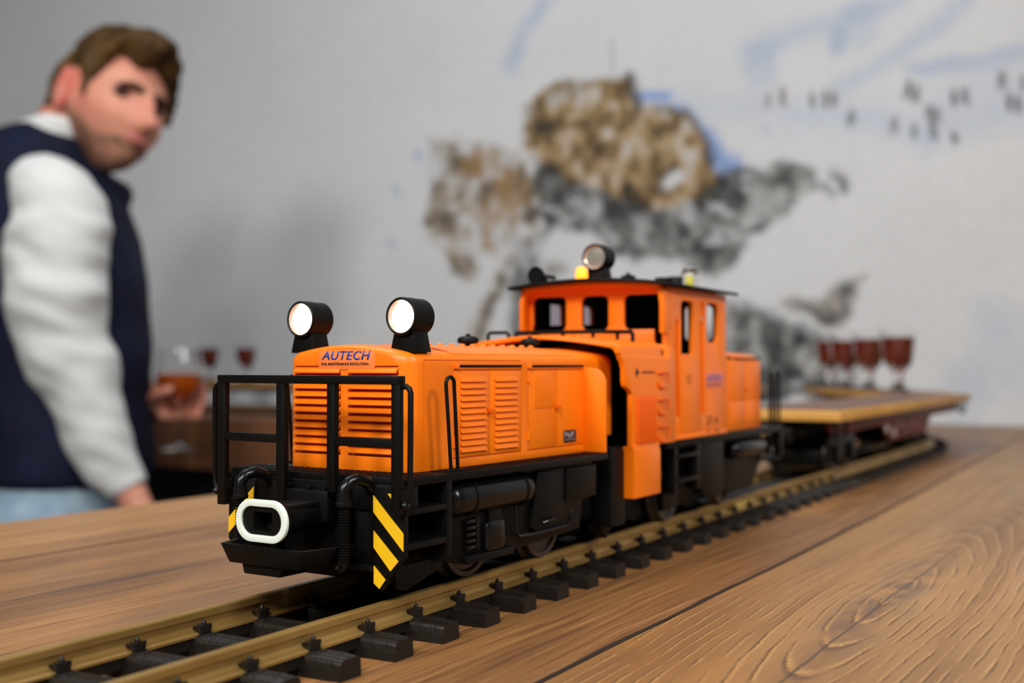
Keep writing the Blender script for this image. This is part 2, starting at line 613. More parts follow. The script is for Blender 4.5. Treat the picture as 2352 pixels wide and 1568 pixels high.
def mural_colour(Y, Z):
    """printed alpine mural; Y, Z in millimetres on the wall"""
    n1 = fbm(Y / 420, Z / 300, 3, 4)
    col = lin3((207, 210, 214))[None, :] * (0.90 + 0.16 * n1)[:, None]
    jx = (fbm(Y / 38, Z / 38, 21, 4) - 0.5) * 38
    jy = (fbm(Y / 38, Z / 38, 41, 4) - 0.5) * 38
    Yj, Zj = Y + jx, Z + jy

    def blend(c, f):
        nonlocal col
        col = col * (1 - f)[:, None] + np.asarray(c) * f[:, None]

    def soft(d, w):
        return np.clip(0.5 - d / w, 0, 1)
    blue, blue2 = lin3((146, 168, 202)), lin3((176, 190, 214))
    for line, w, st in (([(711, 699), (602, 726), (499, 743), (437, 757)], 20, .6), ([(539, 612), (445, 656), (371, 700), (320, 739)], 16, .55),
                        ([(408, 628), (299, 626), (228, 639), (100, 670)], 14, .75), ([(908, 632), (772, 606), (644, 580), (484, 543), (387, 502)], 20, .5),
                        ([(387, 502), (300, 524), (229, 535), (100, 560)], 24, .45), ([(1153, 868), (1205, 802), (1237, 741)], 18, .7),
                        ([(340, 560), (240, 556), (120, 580)], 40, .3), ([(620, 560), (420, 550), (230, 580)], 34, .3)):
        blend(blue if st > .5 else blue2, soft(sdist_line(Y + jx * .5, Z + jy * .5, line) - w * .8, w * 2.0) * st * .9)
    for (y, z), r, st in (((686, 665), 34, .35), ((546, 698), 20, .6), ((500, 720), 34, .3), ((1472, 567), 9, .8), ((1531, 493), 12, .5), ((1540, 380), 12, .4), ((678, 546), 10, .3),
                          ((250, 120), 60, .2), ((330, 60), 40, .25), ((290, 190), 30, .15)):
        blend(blue, soft(np.hypot(Y - y + jx * .6, (Z - z + jy * .6) * .8) - r, r * .8) * st)
    blend(lin3((96, 138, 208)), soft(sdist_line(Yj, Zj, [(935, 640), (880, 630)]) - 9, 16) * .8)
    blend(lin3((104, 144, 208)), soft(sdist_line(Yj * 1.0, Zj, [(850, 590), (800, 540), (770, 480), (740, 480)]) - 22, 22) * .75)
    P = {
        'left': [(1437, 593), (1391, 607), (1335, 583), (1206, 557), (1174, 504), (1154, 411), (1206, 359), (1237, 324), (1302, 336), (1340, 286), (1380, 301), (1402, 350), (1442, 371), (1454, 430), (1442, 487), (1443, 535)],
        'spur': [(1237, 333), (1243, 268), (1296, 158), (1296, 60), (1335, 60), (1335, 168), (1291, 251), (1259, 315)],
        'stem': [(1216, 378), (1154, 384), (1164, 302), (1180, 60), (1227, 60), (1232, 277)],
        'gray': [(1190, 545), (1090, 520), (984, 480), (890, 450), (817, 470), (729, 478), (645, 481), (580, 460), (588, 424), (654, 380), (713, 334), (783, 270), (827, 280), (854, 315), (928, 310), (1004, 331), (1063, 369), (1154, 384)],
        'dome': [(1206, 649), (1174, 673), (1112, 685), (1052, 686), (984, 690), (950, 675), (941, 625), (899, 607), (835, 600), (799, 541), (782, 493), (782, 455), (800, 431), (854, 409), (909, 404), (965, 434), (1023, 456), (1102, 480), (1143, 519), (1195, 551), (1206, 599)],
        'low': [(765, 227), (705, 226), (646, 192), (565, 158), (518, 110), (510, 60), (582, 40), (680, 30), (800, 30), (800, 150)],
        'bush': [(581, 222), (549, 253), (513, 260), (510, 220), (529, 189), (565, 174), (605, 199), (646, 216), (621, 227)],
    }
    a = fbm(Y / 22, Z / 30, 61, 4)
    b = fbm(Y / 17, Z / 30, 77, 3)
    c = fbm(Y / 60, Z / 34, 99, 3)

    def pal(t, stops):
        out = np.zeros(t.shape + (3,))
        xs = [s[0] for s in stops]
        cs = np.array([lin3(s[1]) for s in stops])
        for k in range(3):
            out[:, k] = np.interp(t, xs, cs[:, k])
        return out
    e = fbm(Y / 75, Z / 60, 17, 3)
    t = np.clip(0.5 + (a - 0.5) * 1.1 + (b - 0.5) * 0.6 + (e - 0.5) * 0.9, 0, 1)
    brown = pal(t, [(0.15, (66, 58, 46)), (0.36, (108, 90, 64)), (0.52, (142, 118, 84)), (0.68, (170, 148, 116)), (0.88, (186, 182, 176))])
    mott = pal(t, [(0.15, (88, 84, 80)), (0.36, (130, 118, 102)), (0.52, (156, 148, 138)), (0.66, (178, 176, 174)), (0.85, (194, 196, 200))])
    greyc = pal(t, [(0.15, (58, 60, 62)), (0.38, (90, 92, 92)), (0.55, (118, 120, 120)), (0.78, (166, 168, 170))])
    for key, pc, w in (('gray', greyc, 14), ('left', mott, 18), ('stem', greyc, 24), ('spur', mott, 20), ('low', greyc, 26), ('bush', greyc * np.array([0.9, 0.82, 0.7]), 18), ('dome', brown, 10)):
        f = soft(sdist_poly(Yj, Zj, P[key]), w)
        if key in ('left', 'gray', 'low', 'stem', 'spur'):
            f = f * np.clip(1.2 - np.clip((c - (0.64 if key != 'left' else 0.58)) * 8, 0, 1), 0.3 if key == 'left' else 0.42, 1)
        if key == 'bush':
            f = f * 0.9
        col = col * (1 - f)[:, None] + pc * f[:, None]
    # tan patches on the left buttress
    f = soft(sdist_poly(Yj, Zj, P['left']) + 10, 30) * np.clip((fbm(Y / 48, Z / 60, 131, 3) - 0.5) * 5, 0, 1)
    blend(lin3((152, 122, 82)), f * .75)
    # dark crown rim, snow patch on the dome
    blend(lin3((52, 52, 54)), soft(sdist_line(Yj, Zj, [(962, 684), (948, 660), (940, 622)]) - 9, 12) * .85)
    blend(lin3((78, 72, 60)), soft(sdist_line(Yj, Zj, [(1200, 600), (1190, 640), (1140, 664), (1060, 676)]) - 8, 30) * .5)
    blend(lin3((60, 56, 52)), soft(sdist_line(Yj, Zj, [(905, 607), (845, 598), (800, 545), (783, 500)]) - 8, 14) * .7)
    blend(lin3((206, 208, 212)), soft(np.hypot((Y - 864 + (Z - 470) * .8 + jx * .3), (Z - 470) * 1.1 + jy * .3) - 20, 18))
    for y, z in ((572, 431), (560, 422), (536, 440), (528, 432), (548, 452)):
        blend(lin3((86, 88, 92)), soft(np.hypot(Yj - y, Zj - z) - 8, 12) * .8)
    blend(lin3((168, 168, 172)), soft(np.hypot(Y - 996, np.maximum(abs(Z - 728) - 36, 0)) - 4, 8) * .8)
    blend(lin3((110, 104, 98)), soft(np.hypot(Yj - 1130, (Zj - 300)) - 18, 20) * .7)
    for k, (y, z) in enumerate([(676, 602), (647, 607), (589, 594), (565, 593), (549, 591), (419, 594), (405, 585), (339, 570), (321, 571), (262, 591), (251, 552), (237, 547), (518, 553), (442, 531), (407, 519), (378, 516), (383, 548), (368, 542), (339, 499), (230, 583)]):
        c_ = lin3([(40, 40, 46), (70, 44, 46), (52, 50, 54)][k % 3])
        tall = (11, 17, 12, 15, 11, 15, 12, 11, 13, 14, 12, 12, 12, 13, 11, 18, 12, 12, 6, 10)[k]
        blend(c_, soft(np.hypot((Y + jx * .35 - y) * 1.6 + (Z - z) * .25 * (1 if k == 5 else 0), np.maximum(abs(Z - z) - tall * .65, 0)) - 7, 10) * (.75 if k in (0, 19, 13, 14) else .92))
    return np.clip(col, 0, 1)


def build_wall():
    ys = np.concatenate([[-2.2, -1.2, -0.4], np.arange(-0.1, 3.1, 0.0075), [3.5, 4.6]])
    zs = np.concatenate([[-1.1, -0.6], np.arange(-0.12, 1.25, 0.0075), [1.6, 1.9]])
    ny, nz = len(ys), len(zs)
    YY, ZZ = np.meshgrid(ys, zs)
    co = np.stack([np.full(YY.size, WALL_X), YY.ravel(), ZZ.ravel()], 1)
    idx = np.arange(ny * nz).reshape(nz, ny)
    fs = np.stack([idx[:-1, :-1], idx[1:, :-1], idx[1:, 1:], idx[:-1, 1:]], -1).reshape(-1, 4)
    me = bpy.data.meshes.new('wall_back')
    me.from_pydata(co.tolist(), [], fs.tolist())
    ca = me.color_attributes.new('mural', 'FLOAT_COLOR', 'POINT')
    rgb = mural_colour(YY.ravel() * 1000, ZZ.ravel() * 1000)
    ca.data.foreach_set('color', np.concatenate([rgb, np.ones((len(rgb), 1))], 1).ravel().astype(np.float32))
    m = bpy.data.materials.new('printed_mural')
    m.use_nodes = True
    g = NG(m)
    b = m.node_tree.nodes['Principled BSDF']
    at = g.n('ShaderNodeAttribute', attribute_name='mural')
    tc = g.n('ShaderNodeTexCoord')
    nz_ = g.noise(tc.outputs['Object'], 60.0, 5)
    cc = g.mix(1.0, at.outputs['Color'], g.mix(g.rng(nz_, .3, .7), (0.93, 0.93, 0.93, 1), (1, 1, 1, 1)), 'MULTIPLY')
    g.put(b.inputs['Base Color'], cc)
    b.inputs['Roughness'].default_value = 0.75
    b.inputs['Specular IOR Level'].default_value = 0.2
    me.materials.append(m)
    o = link('wall_back', me)
    tag(o, 'white wall printed with a snowy alpine mural of rocks and skiers', kind='structure')
    # a solid back so the wall has thickness
    k = MB().box(WALL_X + 0.002, WALL_X + 0.1, -2.2, 4.6, -1.1, 1.9).build('wall_core', mat('plaster', (200, 200, 200), .8), o)
    return o


build_wall()
fl = MB().box(-3.0, WALL_X, -3.0, 4.6, -1.15, -1.10).build('floor', FLOORM)
tag(fl, 'dark boarded floor below the bar table', kind='structure')

# ------------------------------------------------------------------ table and counter
table = empty('bar_table', (0.8, -0.2, -1.10), 'long oak-look bar table carrying the orange train and brass track', 'table')


def wavy(x, y0, amp, seed):
    return y0 + amp * (noise.noise(Vector((x * 3.1, seed, 0))) * 1.0 + 0.35 * noise.noise(Vector((x * 14, seed, 5))))


def plank(y0f, y1f, m, name='plank', x0=-0.7, x1=2.155, parent=None, top=0.0, th=0.032):
    xs = [x0 + (x1 - x0) * k / 150 for k in range(151)]
    rings = []
    for x in xs:
        a, b = y0f(x) + 0.0011, y1f(x) - 0.0011
        rings.append([(x, a, top - th), (x, b, top - th), (x, b, top - 0.0005), (x, b - 0.0005, top), (x, a + 0.0005, top), (x, a, top - 0.0005)])
    return MB().loft(rings).build(name, m, parent or table, angle=25)


Y1 = lambda x: 0.668
Y2 = lambda x: wavy(x, 0.5375, 0.0012, 3.0)
Y3 = lambda x: wavy(x, 0.1815 + max(0, x - 0.8) * 0.02, 0.0022, 9.0)
Y4 = lambda x: wavy(x, -0.190, 0.0012, 14.0)
CRACK = mat('dark_joint', (44, 34, 26), 0.7, spec=0.2)


def joint(yf, w, seed):
    rings = []
    for k in range(401):
        x = -0.6 + 2.7 * k / 400
        a = w * (0.45 + 0.9 * abs(noise.noise(Vector((x * 9, seed, 2.0)))) + 0.25 * noise.noise(Vector((x * 60, seed, 7.0))))
        y = yf(x)
        rings.append([(x, y - a, -0.004), (x, y + a, -0.004), (x, y + a, 0.00012), (x, y - a, 0.00012)])
    MB().loft(rings).build('dark_joint', CRACK, table, angle=25)


joint(Y2, 0.0011, 1.0)
joint(Y3, 0.0017, 4.0)
plank(Y2, Y1, WOOD_A)
plank(Y3, Y2, WOOD_B)
plank(Y4, Y3, WOOD_C)
plank(lambda x: -0.56, Y4, WOOD_A)
plank(lambda x: -0.93, lambda x: -0.56, WOOD_B)
MB().box(-0.7, 2.155, -0.928, 0.666, -0.042, -0.0325).build('core_board', DARKP, table)
MB().box(-0.6, 2.15, -0.70, 0.50, -1.10, -0.0425).build('base', DARKP, table)

counter = empty('wall_counter', (1.93, 1.9, -1.10), 'brown bar counter along the mural wall behind the man', 'counter')
MB().box(1.705, 2.155, 0.6695, 3.6, -0.10, -0.0005).build('counter_top', WOOD_E, counter, bevel=0.001)
MB().box(1.80, 2.15, 0.6695, 3.6, -1.10, -0.1005).build('base', DARKP, counter)


# ------------------------------------------------------------------ track
TY, RAILTOP = 0.2803, 0.0154


def path_main(u):
    """straight to x = 1.365, then a left curve of 0.8 m radius"""
    if u <= 1.365:
        return Vector((u, TY, 0)), 0.0
    a = (u - 1.365) / 0.8
    return Vector((1.365 + 0.8 * math.sin(a), TY + 0.8 * (1 - math.cos(a)), 0)), a


RAILP = [(-4.2, 7.0), (4.2, 7.0), (4.2, 7.8), (3.4, 8.3), (1.7, 8.7), (1.2, 9.3), (0.9, 10.0), (0.9, 12.0), (1.2, 12.4), (1.75, 12.7), (1.75, 14.9), (1.3, 15.4), (-1.3, 15.4), (-1.75, 14.9), (-1.75, 12.7), (-1.2, 12.4), (-0.9, 12.0), (-0.9, 10.0), (-1.2, 9.3), (-1.7, 8.7), (-3.4, 8.3), (-4.2, 7.8)]


def rail(name, path, us, off, parent):
    rings = []
    for u in us:
        p, a = path(u)
        nrm = Vector((-math.sin(a), math.cos(a), 0))
        rings.append([p + nrm * (off + q / 1000) + Vector((0, 0, z / 1000)) for q, z in RAILP])
    return MB().loft(rings).build(name, BRASS, parent, angle=20)


def sleeper_mesh():
    m = MB()
    # grained plastic sleeper, slightly crowned, chamfered top, 80 x 11 x 8 mm
    rings = []
    for k in range(17):
        y = -44 + 88 * k / 16
        e = 0.5 if k in (0, 16) else 0.0
        w, h = 5.5 - e * 0.4, 7.3 - e * 0.8
        rings.append([(-w - 0.3, y, 0), (w + 0.3, y, 0), (w, y, h - 1.8), (w - 0.5, y, h - 0.6), (w - 1.6, y, h), (2.6, y, h + 0.15), (2.1, y, h - 0.2), (0.3, y, h + 0.2), (-0.2, y, h - 0.2), (-2.0, y, h + 0.2), (-2.6, y, h - 0.15), (-w + 1.6, y, h), (-w + 0.5, y, h - 0.6), (-w, y, h - 1.8)])
    m.loft(rings)
    return m.mesh('sleeper', SLEEPER, MM, bevel=0.0, angle=40)


def clip_mesh(side):
    """rail chair: block with a square-headed spike; side = +1 outside, -1 inside"""
    m = MB()
    m.box(-2.6, 2.6, side * 2.4, side * 4.9, 6.4, 10.4)
    m.prism([(side * 1.3, 9.4), (side * 4.9, 9.4), (side * 4.9, 10.9), (side * 1.3, 10.3)], 'x', -2.9, 2.9)
    m.box(-3.4, 3.4, side * 1.5, side * 7.4, 6.2, 7.6)
    m.lathe([(1.0, 0), (1.0, 0.9), (0.5, 1.7), (0.1, 2.0)], 'z', (0, side * 3.6, 10.6), 6)
    return m.mesh('rail_clip', SLEEPER, MM, bevel=0.2, angle=50)


SLEEP_ME = sleeper_mesh()
CLIP_ME = {s: clip_mesh(s) for s in (1, -1)}


def track(name, label, path, u0, u1, pitch, sl0, parts_until, loc):
    t = empty(name, loc, label, 'track')
    us = [u0 + (u1 - u0) * k / 60 for k in range(61)]
    for s in (-1, 1):
        rail('rail', path, us, s * 0.0246, t)
        # moulded strip that ties the sleepers together below the rail
        rings = []
        for u in us:
            p, a = path(u)
            nrm = Vector((-math.sin(a), math.cos(a), 0))
            rings.append([p + nrm * (s * 0.0246 + q) + Vector((0, 0, z)) for q, z in ((-.0032, .003), (.0032, .003), (.0032, .0069), (-.0032, .0069))])
        MB().loft(rings).build('tie_strip', SLEEPER, t)
    u = sl0
    while u < u1 - 0.004:
        p, a = path(u)
        o = link('sleeper', SLEEP_ME, t)
        M = Matrix.Translation(p) @ Matrix.Rotation(a, 4, 'Z')
        o.matrix_parent_inverse = Matrix.Translation(-Vector(loc))
        o.location, o.rotation_euler = p, (0, 0, a)
        if u < parts_until:
            for s in (-1, 1):
                for side in (1, -1):
                    c = link('rail_clip', CLIP_ME[side * s], o)
                    c.matrix_parent_inverse = Matrix.Identity(4)
                    c.location = (0, s * 0.0246, 0)
        u += pitch
    return t


tr = track('straight_track', 'straight brass-railed model track on dark sleepers under the orange locomotive', path_main, 0.10, 1.365, 0.0303, 0.10 + 0.0268, 1.0, (0.7, TY, 0))
for s in (-1, 1):
    MB().box(738, 776, TY * 1000 + s * 24.6 - 2.6, TY * 1000 + s * 24.6 + 2.6, 7.6, 12.4).build('rail_joiner', BRASSJ, tr, MM, bevel=0.5)
track('curved_track', 'curved piece of dark track at the far end of the table', path_main, 1.372, 1.99, 0.0303, 1.385, 0.0, (1.7, 0.36, 0))


def path_wall(u):
    return Vector((1.965, u, 0)), math.pi / 2


track('wall_track', 'model track on the counter along the mural wall', path_wall, 0.60, 2.75, 0.0303, 0.62, 0.0, (1.965, 1.6, 0))

# ------------------------------------------------------------------ locomotive
# front unit frame: s rearwards from the platform's front edge, q to the far side, z up (mm)
DL = RAD(-3.2)
ML = Matrix.Scale(0.0010176, 4)
MF = Matrix.Translation((0.3527, 0.2869, -0.0018)) @ Matrix.Rotation(DL, 4, 'Z') @ ML
MC = Matrix.Translation((0, 0.2788, -0.0018)) @ ML          # cab unit: world x (mm), q, z
loco = empty('locomotive', (0.53, 0.279, RAILTOP), 'orange articulated model diesel locomotive with lit headlamps and black railing', 'locomotive')


def F(mb, name, m, parent=None, bevel=0.3, **kw):
    return mb.build(name, m, parent or loco, MF, bevel, **kw)


def Cb(mb, name, m, parent=None, bevel=0.3, **kw):
    return mb.build(name, m, parent or loco, MC, bevel, **kw)


# ---- front hood
def hood_ring(hw, zb, ze, zt, n=14):
    """cross-section q,z: vertical sides, rounded shoulder, shallow arch"""
    top = []
    r = min(5.0, hw * 0.4)
    pts = [(-hw, zb)]
    for k in range(7):
        a = RAD(180 - 72 * k / 6)
        pts.append((-hw + r + r * math.cos(a), ze - 0.5 + (r * 0.92) * math.sin(a)))
    x0, z0 = pts[-1]
    m = 9
    for k in range(1, m):
        t = k / m
        x = x0 + (-2 * x0) * t
        pts.append((x, z0 + (zt - z0) * (1 - (2 * t - 1) ** 2)))
    pts += [(-x, z) for x, z in pts[:8]][::-1]
    return pts


hood = MB()
secs = []
secs = [(16 + 8 * (1 - math.cos(RAD(t))), 31.6 - 8 * (1 - math.sin(RAD(t))), t) for t in (0, 12, 25, 38, 50, 62, 75, 90)]
secs += [(70, 31.6, 90), (150, 31.6, 90), (173, 31.6, 90)]
secs += [(173 + 7 * math.sin(RAD(t)), 31.6 - 6 * (1 - math.cos(RAD(t))), 90) for t in (20, 40, 60, 80, 90)]
rings = []
for s, hw, t in secs:
    drop = 1.7 * (1 - math.sin(RAD(t))) ** 1.5 if t < 90 else 0.0
    rings.append([(s, q, z) for q, z in hood_ring(hw, 62.1, 103.6 - drop, 110.4 - drop)])
hood.loft(rings)
cuts = [MB().box(10, 18.2, 2.0, 26.0, 67.6, 102.0), MB().box(10, 18.2, -26.0, -2.0, 67.6, 102.0), MB().box(150, 190, -40, 40, 55, 68.8)] + [MB().box(a_, b_, *sorted((sd * 30.7, sd * 40)), 65.5, 100.6) for sd in (-1, 1) for a_, b_ in ((44.2, 93.8), (98.8, 147.4))] + [ MB().box(176.2, 190, -40, 40, 55, 85.7)]
hoodo = boolean(hood, cuts, 'front_hood', ORANGE, loco, MF, bevel=0.25, angle=30)
# radiator slats in the nose
zz = [99.8 - 3.05 * k for k in range(11)]
for q0, q1 in ((2.2, 25.8), (-25.8, -2.2)):
    for z in zz:
        MB().prism([(18.3, z + 2.4), (17.6, z + 2.4), (14.9, z + 0.35), (14.7, z - 0.55), (16.0, z - 0.65), (16.2, z + 0.2), (18.3, z + 1.7)], 'y', q0, q1).build('nose_slat', ORANGE, hoodo, MF, 0.12)
# side seam strips, doors, slats, slots - both sides
for sd in (-1, 1):
    def yy(a, b):
        a, b = sd * (31.6 + a), sd * (31.6 + b)
        return min(a, b), max(a, b)
    for s0, s1, lou in ((44.7, 68.9, 1), (69.4, 93.3, 1), (99.3, 122.9, 0), (123.4, 146.9, 0)):
        a, b = yy(-0.9, 0.1)
        d = F(MB().box(s0, s1, a, b, 66.0, 100.1), 'hood_door', ORANGE, hoodo, 0.15)
        if lou:
            for k in range(12):
                z = 97.6 - 2.53 * k
                base = 31.6
                e0, e1 = (48.5, 66.3) if s0 < 60 else (73.0, 90.3)
                MB().prism([(sd * base, z), (sd * (base + 0.25), z), (sd * (base + 1.15), z - 1.95), (sd * base, z - 2.0)], 'x', e0, e1).build('door_slat', ORANGE, hoodo, MF, 0.1)
    a, b = yy(-0.1, 0.35)
    F(MB().prism(rrect(103.5, 120.0, 83.5, 98.4, 1.2), 'y', a, b), 'door_panel', ORANGE, hoodo, 0.1)
    for s0, s1 in ((47, 93.2), (101, 147)):
        a, b = yy(-0.3, 0.5)
        F(MB().box(s0, s1, a, b, 101.5, 102.4), 'rain_slot', BLACKI, hoodo, 0)
        a, b = yy(-0.3, 1.0)
        F(MB().box(s0 - 2.6, s0, a, b, 100.9, 102.6), 'slot_end', ORANGE, hoodo, 0.2)
    for s in (69.2, 123.2):
        a, b = yy(0.2, 1.5)
        F(MB().box(s - 2.0, s + 2.0, a, b, 83.4, 84.4).box(s - 2.1, s - 1.0, *yy(0.2, 2.3), 82.9, 84.7), 'door_handle', ORANGE_SHADE, hoodo, 0.15)
    for s in (44.0, 98.6):
        for z in (70, 95):
            F(MB().cyl('z', (s, sd * 31.9, z), 0.6, 4, 10), 'hinge', ORANGE, hoodo, 0)
    # seam line at the nose corner and the roof edge
    F(MB().box(24.6, 24.9, *yy(-0.5, 0.06), 62.2, 104), 'seam', ORANGE_SHADE, hoodo, 0)
    F(MB().box(25, 93, *yy(-0.5, 0.06), 104.2, 104.45), 'seam', ORANGE_SHADE, hoodo, 0)
    # rear wing beside the hood
    pts = [(sd * 31.0, 62.2), (sd * 43.6, 62.2), (sd * 43.6, 94.5)] + [(sd * (36.6 + 7.0 * math.cos(RAD(a))), 94.0 + 7.0 * math.sin(RAD(a))) for a in (10, 30, 50, 70, 90)] + [(sd * 31.0, 101.0)]
    F(MB().prism(pts, 'x', 146.6, 148.2), 'rear_wing', ORANGE, hoodo, 0.4)
# roof panel, rivets, mushroom vents
panel = MB()
rings = []
for s in (44, 60, 80, 100, 120, 140):
    rr = [(q, z) for q, z in hood_ring(31.6, 62.1, 103.6, 110.4) if z > 106.5]
    rings.append([(s, q, z + 0.35) for q, z in rr] + [(s, q, z - 0.8) for q, z in rr[::-1]])
F(panel.loft(rings), 'roof_panel', ORANGE, hoodo, 0)
for k in range(11):
    s = 62 + 8 * k
    F(MB().lathe([(1.5, 0), (1.4, 0.8), (0.8, 1.2), (0.1, 1.3)], 'z', (s, -6, 110.3), 10), 'roof_stud', ORANGE, hoodo, 0)
    F(MB().lathe([(1.5, 0), (1.4, 0.8), (0.8, 1.2), (0.1, 1.3)], 'z', (s, 6, 110.3), 10), 'roof_stud', ORANGE, hoodo, 0)
for s, sc in ((99, 1.0), (151, 1.04)):
    F(MB().lathe([(2.6, -1), (2.6, 1.2), (4.4, 1.4), (4.9, 2.4), (4.7, 3.6), (3.4, 4.5), (1.2, 4.8), (1.0, 5.6), (0.1, 5.8)], 'z', (s, 0, 110.6), 24), 'roof_vent', BLACK, hoodo, 0)
# AUTECH sticker on the nose
F(MB().prism(rrect(-15.2, 13.2, 100.5, 108.0, 1.8), 'x', 15.72, 16.4), 'nose_sticker', STICK, hoodo, 0.1)
text('sticker_lettering', 'AUTECH', BLUE, hoodo, MF @ basis((15.7, 11.6, 104.3), (0, -1, 0), (0, 0, 1)), 24.9, 3.5, 0.28, 0.018, 0.08, 1.08)
text('sticker_subline', 'RAIL MAINTENANCE REVOLUTION', INK, hoodo, MF @ basis((15.7, 11.6, 102.2), (0, -1, 0), (0, 0, 1)), 23.8, 1.1, 0.0, 0.03, 0.08, 1.0)
# MaK works plate on the rear door
F(MB().prism(rrect(128.9, 139.9, 67.3, 72.9, 0.9), 'y', -32.05, -31.6), 'works_plate', PLATE, hoodo, 0.1)
text('works_plate_lettering', 'MaK', SILV, hoodo, MF @ basis((129.6, -32.05, 69.3), (1, 0, 0), (0, 0, 1)), 9.4, 2.9, 0.0, 0.03, 0.08)
F(MB().box(129.7, 139.2, -32.15, -32.0, 68.4, 68.75), 'works_plate_line', SILV, hoodo, 0)


# ---- headlamps
def headlamp(C_, M, lit, parent, r=7.3, L=13.0, ped=True, name='headlamp'):
    s, q, z = C_
    h = MB().lathe([(r, 0.6), (r, L * 0.45), (r * 0.985, L * 0.46), (r * 0.985, L - 0.8), (r * 0.9, L), (0.1, L)], 'x', (s, q, z), 40)
    o = MB()
    o.lathe([(r * 0.86, 2.2), (r * 0.86, 0.15), (r * 0.93, -0.1), (r, 0.4), (r, L * 0.45), (r * 0.975, L * 0.46), (r * 0.975, L - 0.9), (r * 0.88, L), (0.1, L), (0.1, 2.4)], 'x', (s, q, z), 40)
    o = o.build(name, BLACK, parent, M, 0, angle=30)
    MB().lathe([(r * 0.865, 0.5), (r * 0.72, 2.0), (r * 0.70, 2.2), (r * 0.86, 2.2)], 'x', (s, q, z), 40, False).build('reflector', LAMPR, o, M, 0)
    MB().lathe([(0.1, 1.15), (r * 0.4, 1.3), (r * 0.78, 1.75), (r * 0.78, 2.0), (0.1, 2.0)], 'x', (s, q, z), 36).build('lens', LAMP if lit else LENSOFF, o, M, 0)
    if ped:
        w0, w1, d = 6.0, 4.7, 9.0
        rings = [[(s + 2.0 - e, q - w, zz_), (s + 2.0 + d + e, q - w, zz_), (s + 2.0 + d + e, q + w, zz_), (s + 2.0 - e, q + w, zz_)] for w, zz_, e in ((w0, z - 13.5, 0.6), (w1, z - 6.2, 0), (w1 * 0.9, z - 4.5, 0))]
        MB().loft(rings).build('lamp_pedestal', BLACK, o, M, 0.3)
    return o


for q in (25.9, -25.2):
    headlamp((18.6, q, 120.7), MF, True, loco)

# ---- platform, front beam, hazard plates
plat = F(MB().box(0, 148, -44.4, 44.4, 59.2, 62.0), 'front_platform', BLACK, None, 0.3)
for k in range(28):                             # tread ridges across the front, along the side walkways
    q = -43.2 + 3.2 * k
    F(MB().box(0.6, 15.2, q - 0.5, q + 0.5, 61.9, 62.35), 'tread_rib', BLACK, plat, 0)
for k in range(44):
    s = 25 + 2.8 * k
    for a, b in ((-43.6, -32.6), (32.6, 43.6)):
        F(MB().prism([(s, a), (s + 0.8, a), (s + 4.0, b), (s + 3.2, b)], 'z', 61.9, 62.3), 'tread_rib', BLACK, plat, 0)
F(MB().box(-1.5, 6, -43.5, 43.5, 50.0, 59.4).box(0.5, 8, -30, 30, 27, 52), 'front_beam', BLACK, None, 0.3)
for sd in (-1, 1):
    pts = [(sd * 29.3, 58.5), (sd * 43.6, 58.5), (sd * 43.6, 34.6), (sd * 33.0, 21.6), (sd * 29.3, 24.2)]
    pl_ = F(MB().prism(pts, 'x', -2.2, 0.2), 'hazard_plate', BLACK, None, 0.2)
    for st in ([(-36.3, 56.6), (-39.4, 56.6), (-39.4, 53.2)], [(-29.7, 55.6), (-43.3, 42.8), (-43.3, 36.6), (-29.7, 49.7)], [(-29.9, 43.0), (-41.1, 32.9), (-37.6, 29.2), (-29.9, 37.0)], [(-30.0, 30.5), (-35.3, 25.9), (-32.6, 22.5), (-30.0, 24.3)]):
        F(MB().prism([(-sd * q, z) for q, z in st], 'x', -2.55, -2.1), 'hazard_stripe', YELLOW, pl_, 0)
    # plate returns under the steps, slanted guard behind
    F(MB().prism([(0.5, 30), (24, 30), (33, 34), (30, 26), (8, 20.5), (4, 21.5)], 'y', *sorted((sd * 34, sd * 36.5))), 'wheel_guard', BLACK, None, 0.2)
